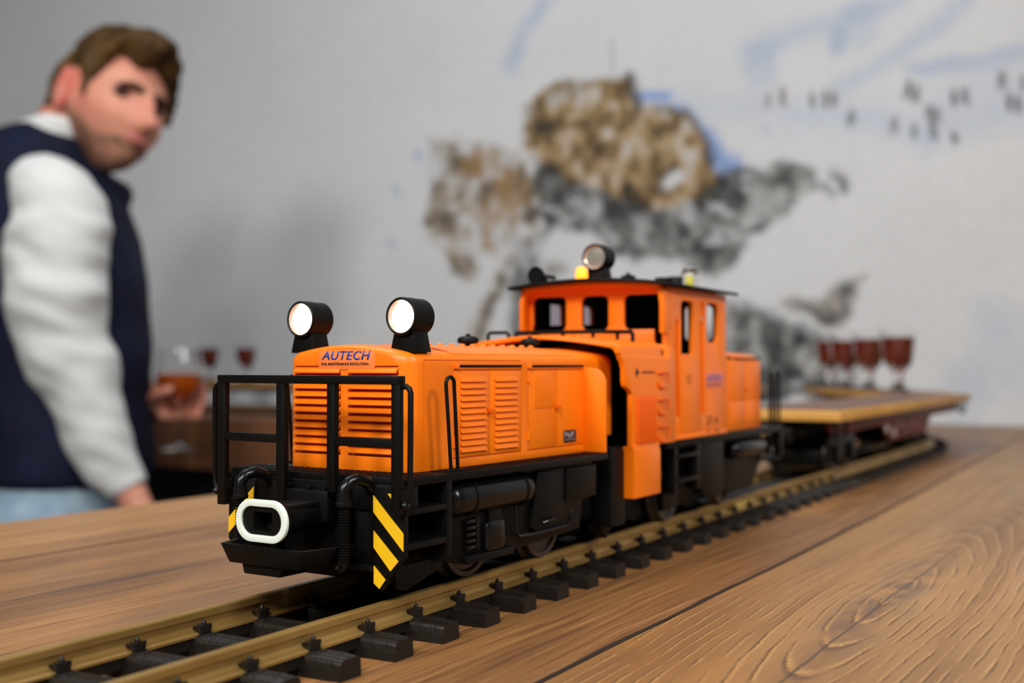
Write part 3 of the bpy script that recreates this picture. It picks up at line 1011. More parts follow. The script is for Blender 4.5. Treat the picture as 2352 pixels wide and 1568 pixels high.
# ---- railing
rl = MB()
for q0, q1, zb in ((41.0, 45.0, 48.2), (9.6, 13.8, 51.5), (-15.2, -11.4, 56.0), (-45.0, -41.3, 50.2)):
    rl.box(-7.0, -4.4, q0, q1, zb, 96.0)
rl.box(-7.3, -3.4, -45.0, 45.0, 95.4, 98.5)
railing = F(rl, 'front_railing', BLACK, None, 0.25)
F(MB().box(-6.8, -4.6, 13.6, 41.2, 73.1, 76.4), 'railing_bar', BLACK, railing, 0.25)
F(MB().box(-6.8, -4.6, -41.4, -15.0, 73.1, 76.4), 'railing_bar', BLACK, railing, 0.25)
for q0, q1 in ((41.5, 44.5), (10, 13.4), (-14.8, -11.8), (-44.6, -41.8)):
    F(MB().box(-5.0, -1.2, q0, q1, 51.5 if abs(q0) > 30 else 57, 58), 'railing_bracket', BLACK, railing, 0.2)
for sd in (-1, 1):
    pth = [(-5, sd * 44.5, 94.6), (-5, sd * 46.6, 94.8), (-5, sd * 47.9, 94.0), (-5, sd * 48.5, 92.5), (-5, sd * 48.5, 80), (-5, sd * 48.3, 60), (-5, sd * 47.9, 56), (-5, sd * 46.6, 53.8), (-5, sd * 44.5, 53.0)]
    F(MB().tube(pth, 1.05, 10), 'grab_handle', BLACK, railing, 0)
    F(MB().lathe([(0.1, -1.6), (1.2, -1.2), (1.6, 0), (1.2, 1.2), (0.1, 1.6)], 'y', (-5.6, sd * 46.6, 53.2), 14), 'handle_knob', BLACKG, railing, 0)
    # tall hoop handrail on the side walkway
    q = sd * 40.4
    pth = [(30.4, q, 61), (28.6, q, 80), (27.0, q, 94.6)] + [(29.6 - 2.6 * math.cos(RAD(a)), q, 95.2 + 2.6 * math.sin(RAD(a))) for a in range(15, 170, 15)] + [(32.2, q, 94.6), (33.4, q, 80), (34.8, q, 61)]
    F(MB().tube(pth, 0.75, 10), 'hoop_handrail', BLACK, loco, 0)
    F(MB().box(27.5, 38.5, q - 1.2, q + 1.2, 61.8, 62.9), 'handrail_foot', BLACK, loco, 0.2)

# ---- coupler, guard tray, hoses
coup = MB()
coup.loft([[(s, q, z) for q, z in rrect(-w, w, 47 - h, 47 + h, min(w, h) * 0.98)] for s, w, h in ((-27.6, 12.2, 7.4), (-25.0, 12.0, 7.2), (-22.5, 8.6, 5.6), (-12, 8.2, 5.2), (2, 8.2, 5.0))])
cpl = boolean(coup, [MB().box(-30, -21, -4.6, 4.6, 43.6, 50.2)], 'coupler', BLACK, loco, MF, 0.2)
F(MB().ringprism(rrect(-12.4, 12.4, 39.6, 54.6, 7.3, 8), rrect(-9.8, 9.8, 42.1, 52.2, 4.9, 8), 'x', -28.6, -27.2), 'coupler_rim', WHITER, cpl, 0.2)
F(MB().box(-22, 0, -7.0, 7.0, 50.5, 52.4).box(-6, 0, -11, 11, 45, 56), 'coupler_housing', BLACK, cpl, 0.3)
for q in (-7.5, 0.5):
    F(MB().lathe([(1.2, 0), (1.2, 1.4), (0.7, 2.0), (0.1, 2.1)], 'z', (-3.5, q, 52.4 + (3.6 if True else 0)), 10), 'coupler_bolt', BLACKG, cpl, 0)
tray = MB()
o_top = [(-29, -19.6), (-29, 19.6), (-16, 24), (-4, 24), (-4, -24), (-16, -24)]
o_bot = [(-27.5, -16.5), (-27.5, 16.5), (-15, 20), (-4, 20), (-4, -20), (-15, -20)]
tray.loft([[(s, q, 31.2) for s, q in o_bot], [(s, q, 38.0) for s, q in o_top]])
inn = MB().loft([[(s + (1.5 if s < -20 else 0), q * 0.93, 33.0) for s, q in o_bot], [(s + (1.5 if s < -20 else 0), q * 0.95, 40.0) for s, q in o_top]])
tro = boolean(tray, [inn], 'guard_tray', BLACK, loco, MF, 0.15)
F(MB().loft([[(s, q, z) for s, q in ((-26, -8 + e), (-26, 12 - e), (-12, 12 - e), (-12, -8 + e))] for z, e in ((27.4, 1.2), (31.4, 0))]), 'tray_block', BLACK, tro, 0.4)
F(MB().box(-27.2, -18, -6.5, 4, 33, 36.0), 'tray_hook', BLACK, tro, 0.4)
for sd in (-1, 1):
    q = sd * 25.5
    el = MB().tube([(-1, q - 2.5, 57.5), (-4, q - 2.2, 60.6), (-8, q - 1.5, 61.9), (-11.5, q - 0.5, 60.9), (-13.4, q, 58.6), (-13.6, q, 56.0)], [2.2] * 6, 16)
    hs_ = F(el, 'brake_hose', BLACKG, None, 0)
    F(MB().lathe([(2.6, 0), (3.0, 0.4), (3.0, 1.4), (2.6, 1.8), (2.5, 4.6)], 'z', (-13.6, q, 52.2), 18), 'hose_collar', BLACK, hs_, 0)
    prof = []
    z = 33.0
    hb = MB()
    pr = []
    while z < 52.4:
        pr += [(1.25, z), (1.95, z + 0.28), (1.95, z + 0.62), (1.25, z + 0.9)]
        z += 0.98
    hb.lathe([(r, h) for r, h in pr], 'z', (-13.6, q, 0), 16)
    F(hb, 'ribbed_hose', BLACK, hs_, 0, angle=60)
    F(MB().tube([(-13.6, q, 33.4), (-13.4, q - sd * 0.6, 31.6), (-12.2, q - sd * 2.4, 30.4), (-10.8, q - sd * 3.6, 30.3)], [1.9, 2.0, 2.0, 1.7], 12), 'hose_end', BLACKG, hs_, 0)
F(MB().box(-4, 0.2, -30, -14, 28.5, 30.5).box(-4, 0.2, -19, -16, 30, 58), 'beam_rib', BLACK, None, 0.2)
F(MB().box(-4, 0.2, 16, 19, 30, 58), 'beam_rib', BLACK, None, 0.2)

# ---- front running gear
for sd in (-1, 1):
    y2 = lambda a, b: sorted((sd * a, sd * b))
    pts = [(24.6, 59.3), (31.0, 59.3), (33.5, 34), (24, 28.4), (30, 26), (40.5, 25.5), (72, 26.2), (73, 27.6), (131.7, 29.2), (134.2, 41.4), (142.5, 42.4), (143.2, 57), (143, 59.3)]
    fr = F(MB().prism([(25, 59.3), (25, 30), (40.5, 25.5), (72, 26.2), (131.7, 29.2), (134.2, 41.4), (142.5, 42.4), (143, 59.3)], 'y', *y2(34.6, 38.4)), 'side_frame', BLACK, None, 0.3)
    F(MB().box(22.4, 25.6, *y2(31, 44.3), 31, 59.3), 'step_upright', BLACK, fr, 0.25)
    F(MB().box(-1.8, 22.6, *y2(30, 44.2), 49.0, 51.2).prism([(0, 51.2), (22, 51.2), (22, 49.2)], 'y', *y2(30, 31)), 'step', BLACK, fr, 0.25)
    F(MB().box(-1.8, 22.6, *y2(30, 44.2), 36.7, 39.0), 'step', BLACK, fr, 0.25)
    # air tank with bands
    q = sd * 37.0
    tk = F(MB().lathe([(0.1, 0), (3.2, 0.3), (5.4, 1.4), (6.6, 3.6), (6.9, 6.5), (6.9, 54), (6.6, 56.5), (4.5, 58.6), (0.1, 59.2)], 'x', (29, q, 51.2), 40), 'air_tank', BLACKG, fr, 0, angle=60)
    for s in (43.0, 79.5):
        F(MB().lathe([(6.8, 0), (7.25, 0.1), (7.25, 1.3), (6.8, 1.4)], 'x', (s, q, 51.2), 40), 'tank_band', BLACK, fr, 0)
    # axle box with leaf-like spring ladder
    F(MB().loft([[(s, sd * a, z) for s, z in rrect(60.5 - w, 60.5 + w, 34.6 - h, 34.6 + h, 2.4)] for a, w, h in ((38, 7.2, 6.2), (40.6, 6.9, 5.9), (41.4, 5.2, 4.4))]), 'axle_box', BLACKG, fr, 0.2)
    F(MB().box(56, 65, *y2(38, 40.5), 40, 44.4).prism([(57, 44), (64, 44), (67, 46), (54, 46)], 'y', *y2(38, 40.2)), 'axle_box_horn', BLACK, fr, 0.3)
    for k in range(5):
        F(MB().box(40.5, 46.5, *y2(38, 40.6), 31.2 + 2.5 * k, 32.6 + 2.5 * k), 'spring_coil', BLACKG, fr, 0.3)
    F(MB().box(47.2, 49.6, *y2(38, 40.4), 30.5, 43), 'spring_guide', BLACK, fr, 0.3)
    F(MB().box(40, 73, *y2(37, 41.2), 25.8, 28.8), 'spring_plank', BLACK, fr, 0.3)
    F(MB().prism([(92, 57.5), (87.4, 34.6), (92, 31.5), (112, 31.0), (114, 43), (114.6, 57.5)], 'y', *y2(37, 40.8)), 'equipment_box', BLACK, fr, 0.3)
    F(MB().box(114.8, 141.5, *y2(37, 41.6), 43.2, 57.3), 'battery_box', BLACK, fr, 0.4)
    F(MB().tube([(75, sd * 40.6, 45), (75.4, sd * 40.8, 34), (77, sd * 40.8, 32.2), (89, sd * 40.8, 31.8), (105, sd * 41.2, 32.2), (115.5, sd * 41.0, 32.6), (118, sd * 41, 34.5), (120.5, sd * 40.8, 38.4)], 0.85, 8), 'sand_pipe', BLACKG, fr, 0)
    F(MB().tube([(96, sd * 41, 35.6), (97, sd * 42.4, 36.2), (103, sd * 42.4, 36.6), (104, sd * 41, 36.4)], 0.8, 8), 'box_handle', BLACKG, fr, 0)


def wheelset(M, s, zc, R, name='wheelset', mt=STEEL, parent=None):
    w = MB()
    w.cyl('y', (s, -28, zc), 2.2, 56, 16)
    for sd in (-1, 1):
        y0 = sd * 21.0
        w.lathe([(0.1, 0), (R + 1.8, 0), (R + 1.8, sd * 1.2), (R, sd * 2.2), (R - 0.3, sd * 6.0), (R - 2.2, sd * 6.0), (R - 3.0, sd * 4.8), (R * 0.35, sd * 4.6), (R * 0.3, sd * 6.4), (0.1, sd * 6.4)], 'y', (s, y0, zc), 40)
    return w.build(name, mt, parent or loco, M, 0, angle=30)


WHZ = 16.9
wheelset(MF, 60.5, WHZ + 17.2, 17.2)
wheelset(MF, 118, WHZ + 15.0, 15.0)
F(MB().box(10, 140, -19.5, 19.5, 22, 59).box(0, 30, -30, 30, 30, 56), 'underframe', BLACK, None, 0.3)
F(MB().box(148, 178, -28, 28, 30, 60), 'pivot_block', BLACKI, None, 0.3)

# ---- cab unit: engine shroud over the front hood's rear end
def shroud_ring(hw, zb, dz=0.0, th=0.0):
    pts = [(-hw, zb), (-hw, 106.2 - th), (-hw + 0.5, 106.6 - th), (-hw + 0.7, 110.2 - th), (-hw + 1.4, 111.7 - th), (-hw + 2.8, 112.5 - th)]
    x0, z0 = pts[-1]
    for k in range(1, 12):
        t = k / 12
        pts.append((x0 * (1 - 2 * t), z0 + (117.0 - th - z0) * (1 - abs(2 * t - 1) ** 1.6)))
    pts += [(-x, z) for x, z in pts[:6]][::-1]
    return pts


sh = MB().loft([[(x, q, z) for q, z in shroud_ring(45, 62.7)] for x in (505, 508, 540, 573)])
inner = MB().loft([[(x, q, z) for q, z in shroud_ring(42.5, 50, th=2.0)] for x in (490, 566)])
front_shape = []
for sd in (-1, 1):
    # front edge of the side walls steps back below z = 100
    ed = [(495, 50), (518, 50), (518, 88.6), (516, 90.4), (511, 92.2), (509.8, 94.5), (509.8, 100.5), (508, 104), (505.5, 108), (495, 110)]
    front_shape.append(MB().prism(ed, 'y', *sorted((sd * 34, sd * 50))))
corner = [MB().prism([(544, 118), (549, 116.2), (553, 113.2), (555.4, 110), (556.6, 107.6), (558.4, 106.4), (561.5, 106.2), (564.6, 107.6), (564.6, 140), (544, 140)], 'y', *sorted((sd * 32, sd * 55))) for sd in (-1, 1)]
shroud = boolean(sh, [inner] + front_shape + corner, 'engine_shroud', ORANGE, loco, MC, 0.35, angle=30)
Cb(MB().loft([[(x, q, z) for q, z in shroud_ring(42.3, 62.8, th=2.2)] + [(x, q, z) for q, z in shroud_ring(41.6, 62.8, th=2.9)][::-1] for x in (519, 566)]), 'shroud_lining', BLACKI, shroud, 0)
Cb(MB().box(563, 566, -41.5, 41.5, 63, 110), 'shroud_bulkhead', BLACKI, shroud, 0)
for sd in (-1, 1):
    y2 = lambda a, b: sorted((sd * a, sd * b))
    # lower skirt with ribbed grille above
    sk = Cb(MB().prism([(517.8, 63.0), (519.5, 60.5), (519.5, 38.2), (552, 38.2), (552, 59.4), (550, 63.0)], 'y', *y2(37.5, 45.6)), 'side_skirt', ORANGE, None, 0.5)
    Cb(MB().box(517.8, 552, *y2(44.4, 45.5), 62.7, 64.0), 'skirt_lip', ORANGE, sk, 0.3)
    gr = Cb(MB().box(521.8, 546.4, *y2(44.6, 45.35), 63.2, 87.4), 'grille', ORANGE_SHADE, shroud, 0.2)
    for k in range(10):
        x = 523.6 + 2.3 * k
        Cb(MB().box(x, x + 1.1, *y2(45.2, 46.3), 64.4, 86.2), 'grille_rib', ORANGE_SHADE, gr, 0.15)
    for k in range(4):
        Cb(MB().lathe([(0.6, 0), (0.45, sd * 0.3), (0.1, sd * 0.35)], 'y', (520.6 + 8.6 * k, sd * 45, 89.8), 8), 'rivet', ORANGE, shroud, 0)
        Cb(MB().lathe([(0.6, 0), (0.45, sd * 0.3), (0.1, sd * 0.35)], 'y', (522 + 8.6 * k, sd * 45.5, 61.4), 8), 'rivet', ORANGE, shroud, 0)
    for zt in (98.6, 85.1, 71.6):
        q = sd * 45.2
        Cb(MB().tube([(549.8, q, zt), (549.8, q + sd * 1.4, zt), (559.6, q + sd * 1.4, zt), (560.2, q + sd * 1.4, zt - 1), (560.6, q + sd * 1.2, zt - 5)], 0.6, 8), 'climbing_rung', ORANGE_SHADE, shroud, 0)
        Cb(MB().tube([(549.8, q, zt - 4.6), (550.6, q + sd * 0.8, zt - 7.0), (552.4, q + sd * 0.8, zt - 7.6), (559.8, q, zt - 7.6)], 0.6, 8), 'climbing_rung', ORANGE_SHADE, shroud, 0)
    # black frame plates below
    Cb(MB().box(505, 521, *y2(20, 40), 26, 63.5), 'frame_plate', BLACK, None, 0.4)
    Cb(MB().prism([(521, 37), (521, 26), (512, 19.6), (506, 24), (506, 37)], 'y', *y2(30, 34)), 'frame_toe', BLACK, None, 0.3)
Cb(MB().prism([(523.6, 101.3), (524.8, 99.4), (527.0, 98.9), (524.8, 98.4), (523.6, 96.5), (522.8, 98.0), (521.6, 98.9), (522.8, 99.8)], 'y', -45.25, -44.9), 'printed_emblem', INK, shroud, 0)
Cb(MB().box(529.5, 545.6, -45.15, -44.9, 98.3, 99.5), 'printed_wordmark', INKB, shroud, 0)
# handrail pipe across the shroud top
pipe = Cb(MB().tube([(556, 41, 115.5), (556, 40.6, 119), (556, 39.5, 119.9), (556, -10, 119.9), (556, -20, 119.6), (552, -29.5, 119.4), (552, -30.3, 118.6), (552, -30.4, 112)], 1.15, 10), 'shroud_handrail', BLACK, None, 0)
for q in (30, 12, -6, -20):
    Cb(MB().cyl('z', (556, q, 112), 1.0, 8, 10), 'handrail_post', BLACK, pipe, 0)
Cb(MB().tube([(521, 37, 112), (521, 37, 118), (521, 36, 119), (521, 26, 119), (521, 25, 118), (521, 25, 112)], 0.9, 8), 'roof_grab', BLACK, None, 0)
for k in range(9):
    q = 28 - 5.2 * k
    Cb(MB().lathe([(1.3, 0), (1.2, 0.7), (0.7, 1.0), (0.1, 1.1)], 'z', (533, q, 117.0 - 0.0021 * q * q - 0.2), 10), 'shroud_stud', ORANGE, shroud, 0)

# ---- cab
cabw = MB()


def cab_ring(hw, zb, zs, zt, r=3.0):
    pts = [(-hw, zb), (-hw, zs)]
    for k in range(1, 12):
        t = k / 12
        pts.append((-hw + 2 * hw * t, zs + (zt - zs) * (1 - (2 * t - 1) ** 2)))
    pts += [(hw, zs), (hw, zb)]
    return pts


body = MB().loft([[(x, q, z) for q, z in cab_ring(41, 62.7, 143.4, 147.2)] for x in (571, 663)])
cin = MB().loft([[(x, q, z) for q, z in cab_ring(38.8, 90, 141.5, 145.2)] for x in (573.2, 660.8)])
cutters = [cin]
for q0, q1 in ((17.5, 38.0), (-7.9, 8.0), (-38.0, -17.0)):
    cutters.append(MB().prism(rrect(q0, q1, 121.2, 139.6, 3.2), 'x', 560, 580))
for q0, q1 in ((-34, -16),):
    cutters.append(MB().prism(rrect(q0, q1, 117, 137.6, 3.2), 'x', 655, 670))
for sd in (-1, 1):
    cutters.append(MB().prism(rrect(591.9, 609.3, 108.4, 137.2, 2.6, rs=(0.6, 0.6, 3.4, 3.4)), 'y', *sorted((sd * 36, sd * 45))))
    cutters.append(MB().prism(rrect(630.9, 649.0, 115.4, 137.8, 4.4), 'y', *sorted((sd * 36, sd * 45))))
    for a_ in (584.8, 621.4):
        cutters.append(MB().box(a_, a_ + 3.0, *sorted((sd * 39.2, sd * 45)), 75.5, 126.6))
    cutters.append(MB().prism([(sd * 34, 124), (sd * 34, 116), (sd * 35.5, 109), (sd * 37.3, 107.4), (sd * 38.4, 109), (sd * 38.4, 124)], 'x', 560, 574))
cab = boolean(body, cutters, 'cab', ORANGE, loco, MC, 0.3, angle=30)
Cb(MB().box(573.4, 660.6, -38.6, 38.6, 89, 107), 'cab_desk', BLACKI, cab, 0)
Cb(MB().prism([(573.4, 107), (586, 107), (582, 118), (573.4, 120)], 'y', -38, -16), 'control_desk', BLACKI, cab, 0.3)
# window panes, thin solid plates
for q0, q1 in ((17.0, 38.5), (-8.4, 8.5), (-38.4, -16.5)):
    Cb(MB().box(572.6, 573.1, q0, q1, 120.6, 140.2), 'window_pane', PANE, cab, 0)
# dark inner lining seen through the glass
lin_ = MB().loft([[(x, q, z) for q, z in cab_ring(38.7, 91, 141.4, 145.1)] for x in (573.3, 660.7)])
lin_c = [MB().loft([[(x, q, z) for q, z in cab_ring(38.1, 88, 140.6, 144.3)] for x in (574.0, 660.0)])]
for q0, q1 in ((17.5, 38.0), (-7.9, 8.0), (-38.0, -17.0)):
    lin_c.append(MB().box(570, 575, q0, q1, 121.2, 139.6))
for q0, q1 in ((-34, -16),):
    lin_c.append(MB().prism(rrect(q0, q1, 117, 137.6, 3.2), 'x', 655, 670))
for sd in (-1, 1):
    lin_c.append(MB().box(592, 609.2, *sorted((sd * 36, sd * 45)), 108.4, 137.2))
    lin_c.append(MB().prism(rrect(630.9, 649.0, 115.4, 137.8, 4.4), 'y', *sorted((sd * 36, sd * 45))))
boolean(lin_, lin_c, 'cab_lining', BLACKI, cab, MC, 0, angle=30)
# protruding visor frame round the front windows
out = [(-42.6, 119), (-42.6, 136)] + arc((-36.6, 139.6), 5.6, 180, 105, 5) + [(-18, 146.0), (0, 146.8), (18, 146.0)] + arc((36.6, 139.6), 5.6, 75, 0, 5) + [(42.6, 136), (42.6, 119)]
inn_ = [(q * 0.94, z if z < 130 else z - 2.4) for q, z in out]
Cb(MB().loft([[(x, q, z) for q, z in out + inn_[::-1]] for x in (563.5, 571.6)]), 'visor_frame', ORANGE, cab, 0.4)
for sd in (-1, 1):
    y2 = lambda a, b: sorted((sd * a, sd * b))
    Cb(MB().box(573.5, 577.5, *y2(40.5, 41.8), 122, 142), 'corner_post', ORANGE, cab, 0.4)
    for a_ in (584.8, 621.4):
        Cb(MB().box(a_ + 2.6, a_ + 4.0, *y2(40.8, 42.2), 75.5, 126.6), 'door_rail', ORANGE, cab, 0.3)
    Cb(MB().box(588.4, 620.8, *y2(40.9, 41.35), 66.5, 107.4), 'cab_door', ORANGE, cab, 0.2)
    Cb(MB().cyl('z', (624, sd * 41.3, 130), 0.8, 8, 8), 'door_hinge', ORANGE_SHADE, cab, 0)
    Cb(MB().box(571, 664, *y2(40.8, 41.5), 62.7, 65.0), 'cab_sill', ORANGE, cab, 0.3)
sk2 = Cb(MB().prism(rrect(627.8, 657.4, 89.5, 98.3, 1.5), 'y', -41.3, -40.9), 'side_sticker', STICK2, cab, 0)
text('side_sticker_lettering', 'AUTECH', BLUE, cab, MC @ basis((630.2, -41.3, 92.9), (1, 0, 0), (0, 0, 1)), 25.0, 4.0, 0.28, 0.02, 0.08, 1.05)
text('side_sticker_subline', 'RAIL MAINTENANCE REVOLUTION', INK, cab, MC @ basis((630.2, -41.3, 90.6), (1, 0, 0), (0, 0, 1)), 24.0, 1.1, 0, 0.0, 0.08)
text('cab_number', 'V2', INKB, cab, MC @ basis((597.6, -41.4, 92.0), (1, 0, 0), (0, 0, 1)), 8.2, 5.2, 0, 0.0, 0.08)
for a_, b_, c_, d_ in ((631, 639, 72.4, 73.6), (631, 634, 68, 71.6), (636, 641, 70, 71.4), (644, 648, 69, 73), (608.6, 611.2, 67.2, 71.9), (631, 634.5, 64.6, 65.6), (643, 648, 64.4, 65.6)):
    Cb(MB().box(a_, b_, -41.7 if d_ < 66 else -41.12, -40.9, c_, d_), 'printed_mark', INKB, cab, 0)
# roof
rf = []
for q in np.linspace(-46.5, 46.5, 17):
    rf.append((q, 148.3 - 3.3 * (q / 46.5) ** 2))
roof = Cb(MB().loft([[(x, q, z) for q, z in rf] + [(x, q, z - 1.7) for q, z in rf[::-1]] for x in (557, 670)]), 'cab_roof', BLACK, None, 0.3)
headlamp((571, 274.6 - 274, 160.6), MC, False, roof, 7.3, 13, True, 'roof_lamp')
# horn
Cb(MB().lathe([(4.5, 0.6), (4.9, 0), (4.7, -0.2), (3.6, 2), (2.4, 5), (1.5, 9), (1.2, 16), (1.2, 22), (0.1, 22)], 'x', (561, 31.0, 151.2), 28), 'air_horn', BLACK, roof, 0, angle=50)
Cb(MB().lathe([(0.1, 2.0), (3.6, 1.9), (4.4, 0.4), (4.4, 2.2), (0.1, 2.4)], 'x', (561, 31.0, 151.2), 24), 'horn_mouth', BLACKI, roof, 0)
Cb(MB().box(568, 572, 29, 33, 146.5, 150.5), 'horn_bracket', BLACK, roof, 0.3)
Cb(MB().lathe([(3.3, -1), (3.3, 3.4), (3.0, 5.4), (2.0, 6.9), (0.1, 7.4)], 'z', (562, 3.6, 147.6), 20), 'amber_beacon', AMBER, roof, 0)
Cb(MB().lathe([(2.0, -2), (2.0, 1.2), (4.0, 1.6), (4.4, 2.8), (3.6, 4.0), (1.2, 4.6), (1.0, 5.6), (0.1, 5.8)], 'z', (600, -6.5, 148.2), 20), 'roof_vent', BLACK, roof, 0)
Cb(MB().lathe([(4.6, -2), (4.6, 5.2), (4.2, 5.8), (0.1, 5.8)], 'z', (641, -18, 148.0), 20).lathe([(4.6, -2), (4.6, 4.8), (0.1, 5.2)], 'z', (632, -14, 148.0), 20), 'roof_silencer', BLACK, roof, 0)
bc = Cb(MB().box(651.5, 656.5, -23.8, -20.2, 147, 154.8), 'led_chip', LEDY, roof, 0.3)
Cb(MB().lathe([(5.4, -2), (5.4, 7.5), (4.6, 10.8), (2.6, 12.6), (0.1, 13.2), (0.1, 12.6), (2.3, 12.0), (4.2, 10.4), (4.9, 7.4), (4.9, -2)], 'z', (654, -22, 147.4), 24, False), 'clear_beacon_dome', GLASS, roof, 0)

# ---- rear hood, platform, steps, running gear
rh = MB()
rings = []
for x, hw, dz in ((662, 35, 0), (735, 35, 1.6), (748, 34.4, 2.2), (754, 31.5, 3.2), (757, 27.5, 4.6)):
    rings.append([(x, q, z) for q, z in [(-hw, 62.5), (-hw, 106 - dz), (-hw + 1.4, 108.6 - dz), (-hw + 5, 110.8 - dz), (-14, 112.6 - dz), (0, 113.2 - dz), (14, 112.6 - dz), (hw - 5, 110.8 - dz), (hw - 1.4, 108.6 - dz), (hw, 106 - dz), (hw, 62.5)]])
rhood = Cb(rh.loft(rings), 'rear_hood', ORANGE, None, 0.25, angle=40)
for sd in (-1, 1):
    y2 = lambda a, b: sorted((sd * a, sd * b))
    Cb(MB().box(682, 690, *y2(34.6, 35.6), 106.6, 107.6).box(694, 748, *y2(34.6, 35.6), 106.2, 107.2), 'rain_slot', BLACKI, rhood, 0)
    for a, b in ((686, 714), (714.6, 744)):
        Cb(MB().box(a, b, *y2(34.6, 35.4), 80.5, 104.5), 'hood_door', ORANGE, rhood, 0.2)
        Cb(MB().box(a, b, *y2(34.6, 35.4), 66, 79.9), 'hood_door', ORANGE, rhood, 0.2)
    Cb(MB().box(714, 718, *y2(35.2, 36.6), 87, 88.4), 'door_handle', ORANGE_SHADE, rhood, 0.1)
Cb(MB().box(571, 776, -41, 41, 58.6, 62.6), 'rear_platform', BLACK, None, 0.3)
for sd in (-1, 1):
    y2 = lambda a, b: sorted((sd * a, sd * b))
    q = sd * 39.5
    Cb(MB().tube([(751, q, 62), (751, q, 93), (752, q, 96.5), (754.5, q, 98), (757, q, 96.5), (758, q, 93), (758, q, 62)], 0.8, 8), 'hoop_handrail', BLACK, None, 0)
    Cb(MB().tube([(765, q, 62), (765, q, 92), (766.5, q, 96.5), (769, q, 98), (771.5, q, 96.5), (773, q, 92), (773, q, 62)], 0.8, 8), 'hoop_handrail', BLACK, None, 0)
    st = Cb(MB().box(583, 588, *y2(34, 40.5), 34, 60), 'step_upright', BLACK, None, 0.3)
    Cb(MB().box(616, 622, *y2(34, 40.5), 34, 60), 'step_upright', BLACK, None, 0.3)
    for z in (52.6, 39.6):
        Cb(MB().box(586, 618, *y2(32, 41), z, z + 2.0), 'step', BLACK, st, 0.3)
    Cb(MB().prism([(622, 60), (622, 40), (630, 30), (655, 26), (664, 30), (664, 60)], 'y', *y2(33, 39)), 'side_plate', BLACK, None, 0.3)
    tk = Cb(MB().lathe([(0.1, 0), (4.6, 0.8), (5.6, 3), (5.6, 54), (4.6, 57), (0.1, 58)], 'x', (683, sd * 36.5, 50.8), 28), 'air_tank', BLACKG, None, 0, angle=60)
    Cb(MB().prism([(664, 40), (690, 24), (735, 24), (756, 40), (756, 59), (664, 59)], 'y', *y2(29, 32)), 'side_frame', BLACK, None, 0.3)
    Cb(MB().box(756, 776, *y2(24, 41), 40, 42.2).box(770, 776, *y2(36, 41), 40, 60), 'rear_step', BLACK, None, 0.3)
    for a_ in (590, 684):
        Cb(MB().box(a_, a_ + 22, *y2(28, 31), 24, 40), 'axle_guard', BLACK, None, 0.4)
wheelset(MC, 606, WHZ + 15.5, 15.5)
wheelset(MC, 695, WHZ + 15.5, 15.5)
Cb(MB().box(523, 770, -19.5, 19.5, 21, 59), 'underframe', BLACK, None, 0.4)
Cb(MB().box(770, 800, -10, 10, 34, 52).box(796, 814, -14, 14, 34, 54), 'coupler', BLACK, None, 0.6)


